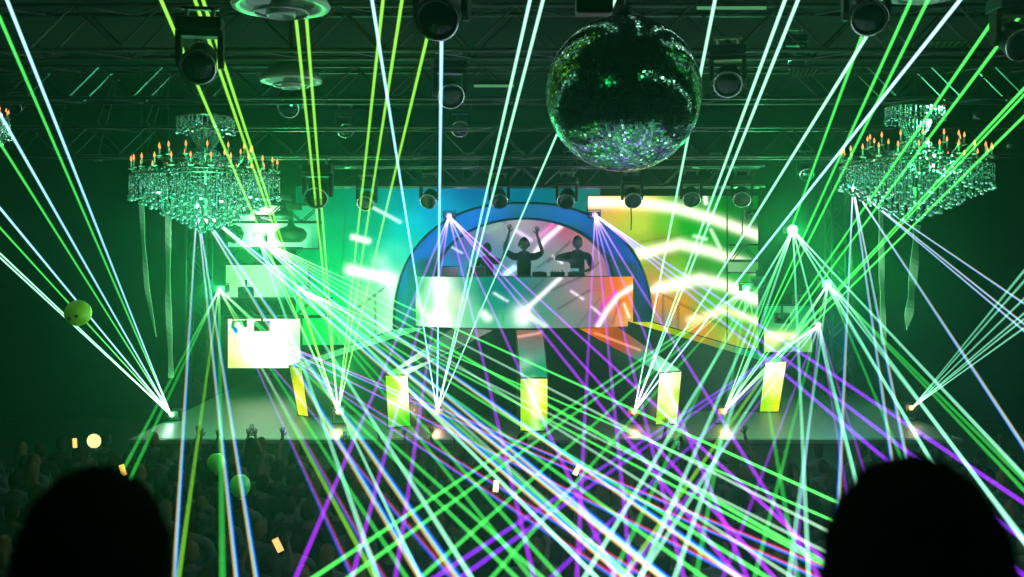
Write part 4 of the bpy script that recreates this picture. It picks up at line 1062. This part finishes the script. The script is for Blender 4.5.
down_fan((819, 325, 22.0), 'blue flared laser low on the right side of the stage firing purple lines', (.45, .4, 1), [(-1.52, 'v'), (-1.42, 'v'), (-1.06, 'v'), (-.77, 'p', .9), (-.38, 'p', .9), (-.10, 'p', .8), (.165, 'p', .8), (.24, 'w', .9), (.31, 'p', .8)], 60)

# ================================================================== WASHES AND ADDED FILL LIGHTS
def area(name, loc, target, size, col, energy, spread=None):
    l = bpy.data.lights.new(name, 'AREA'); l.color = col; l.energy = energy; l.shape = 'DISK'; l.size = size
    if spread: l.spread = spread
    o = bpy.data.objects.new(name, l); COL.objects.link(o); o.location = loc
    o.rotation_euler = (Vector(target)-Vector(loc)).to_track_quat('-Z', 'Y').to_euler(); return o
def point(name, loc, col, energy, soft=.3):
    l = bpy.data.lights.new(name, 'POINT'); l.color = col; l.energy = energy; l.shadow_soft_size = soft
    o = bpy.data.objects.new(name, l); COL.objects.link(o); o.location = loc; return o
# stage washes from unseen lamps; the green ones added to fill haze and stage
def spot(name, loc, target, col, energy, ang, soft=.2):
    l = bpy.data.lights.new(name, 'SPOT'); l.color = col; l.energy = energy; l.spot_size = math.radians(ang); l.spot_blend = .8; l.shadow_soft_size = soft
    o = bpy.data.objects.new(name, l); COL.objects.link(o); o.location = loc
    o.rotation_euler = (Vector(target)-Vector(loc)).to_track_quat('-Z', 'Y').to_euler(); return o
point('fill_green', P(345, 285, 22.5), (.0, 1, .12), 200)
point('fill_green', P(210, 290, 22.5), (.0, 1, .3), 90)
point('fill_green', P(850, 270, 22.5), (.0, 1, .12), 90)
point('fill_green', P(345, 372, 21.2), (.0, 1, .15), 45)  # unseen lamp added to green the haze over the stage floor
spot('ball_fill', (-3.5, 7, 7.5), P(78, 313, 13), (.55, 1, .1), 160, 9, .1)  # unseen spot added to brighten the inflatable ball
point('wash_blue', P(845, 335, 22.5), (.02, .12, 1), 30)
spot('wash_blue', P(470, 330, 19.5), P(440, 235, 23.4), (.0, .2, 1), 1200, 50)
spot('wash_blue', P(520, 330, 19.0), P(510, 215, 23.4), (.0, .45, .8), 700, 50)
spot('wash_indigo', P(600, 330, 19.5), P(610, 240, 23.4), (.05, .08, 1), 700, 50)
spot('fill_green', P(400, 340, 20.5), P(400, 300, 23.4), (.0, 1, .3), 420, 40)
# unseen green lights added to brighten the mirror ball, chandeliers and crowd
spot('mirror_ball_fill', (-2.6, 2.0, 7.6), ball.location, (.03, 1, .3), 90, 10, .1)
spot('mirror_ball_fill', (3.2, 2.5, 7.9), ball.location, (.2, 1, .4), 10, 10, .05)
area('chandelier_fill', P(205, 330, 12), P(205, 178, 14.5), .5, (.12, 1, .5), 100, 1.0)
area('chandelier_fill', P(915, 330, 12), P(915, 170, 14.5), .5, (.12, 1, .4), 80, 1.0)
area('crowd_fill', (0, 17.5, 7.8), (0, 13, 0), 3.0, (.0, 1, .25), 7)

# ================================================================== HAZE, WORLD, CAMERA
wd = bpy.data.worlds.new('haze_world'); scene.world = wd; wd.use_nodes = True
nt = wd.node_tree; bg = nt.nodes['Background']; bg.inputs['Color'].default_value = (0, .02, .012, 1); bg.inputs['Strength'].default_value = .0
vs = nt.nodes.new('ShaderNodeVolumeScatter'); vs.inputs['Color'].default_value = (.4, 1, .75, 1); vs.inputs['Density'].default_value = .0055; vs.inputs['Anisotropy'].default_value = .85  # haze's own colour tinted green, standing in for green stage light
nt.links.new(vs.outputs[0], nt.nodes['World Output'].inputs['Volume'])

cam = bpy.data.cameras.new('camera'); co = bpy.data.objects.new('camera', cam); COL.objects.link(co); scene.camera = co
co.location = (0, 0, CAMZ); co.rotation_euler = (PI/2, 0, 0)
cam.sensor_width = 36; cam.lens = 36*F/1024; cam.shift_y = -(288.5-HY)/1024; cam.clip_end = 200; cam.clip_start = .05
cam.dof.use_dof = True; cam.dof.focus_distance = 19; cam.dof.aperture_fstop = 2.8

scene.view_settings.view_transform = 'Standard'; scene.view_settings.look = 'None'
scene.view_settings.exposure = 0; scene.view_settings.gamma = 1; scene.view_settings.use_curve_mapping = False
cy = scene.cycles
cy.transparent_max_bounces = 256; cy.max_bounces = 5; cy.diffuse_bounces = 0; cy.glossy_bounces = 3; cy.transmission_bounces = 2; cy.volume_bounces = 0
cy.use_denoising = True; cy.sample_clamp_indirect = 4; cy.caustics_reflective = False; cy.caustics_refractive = False
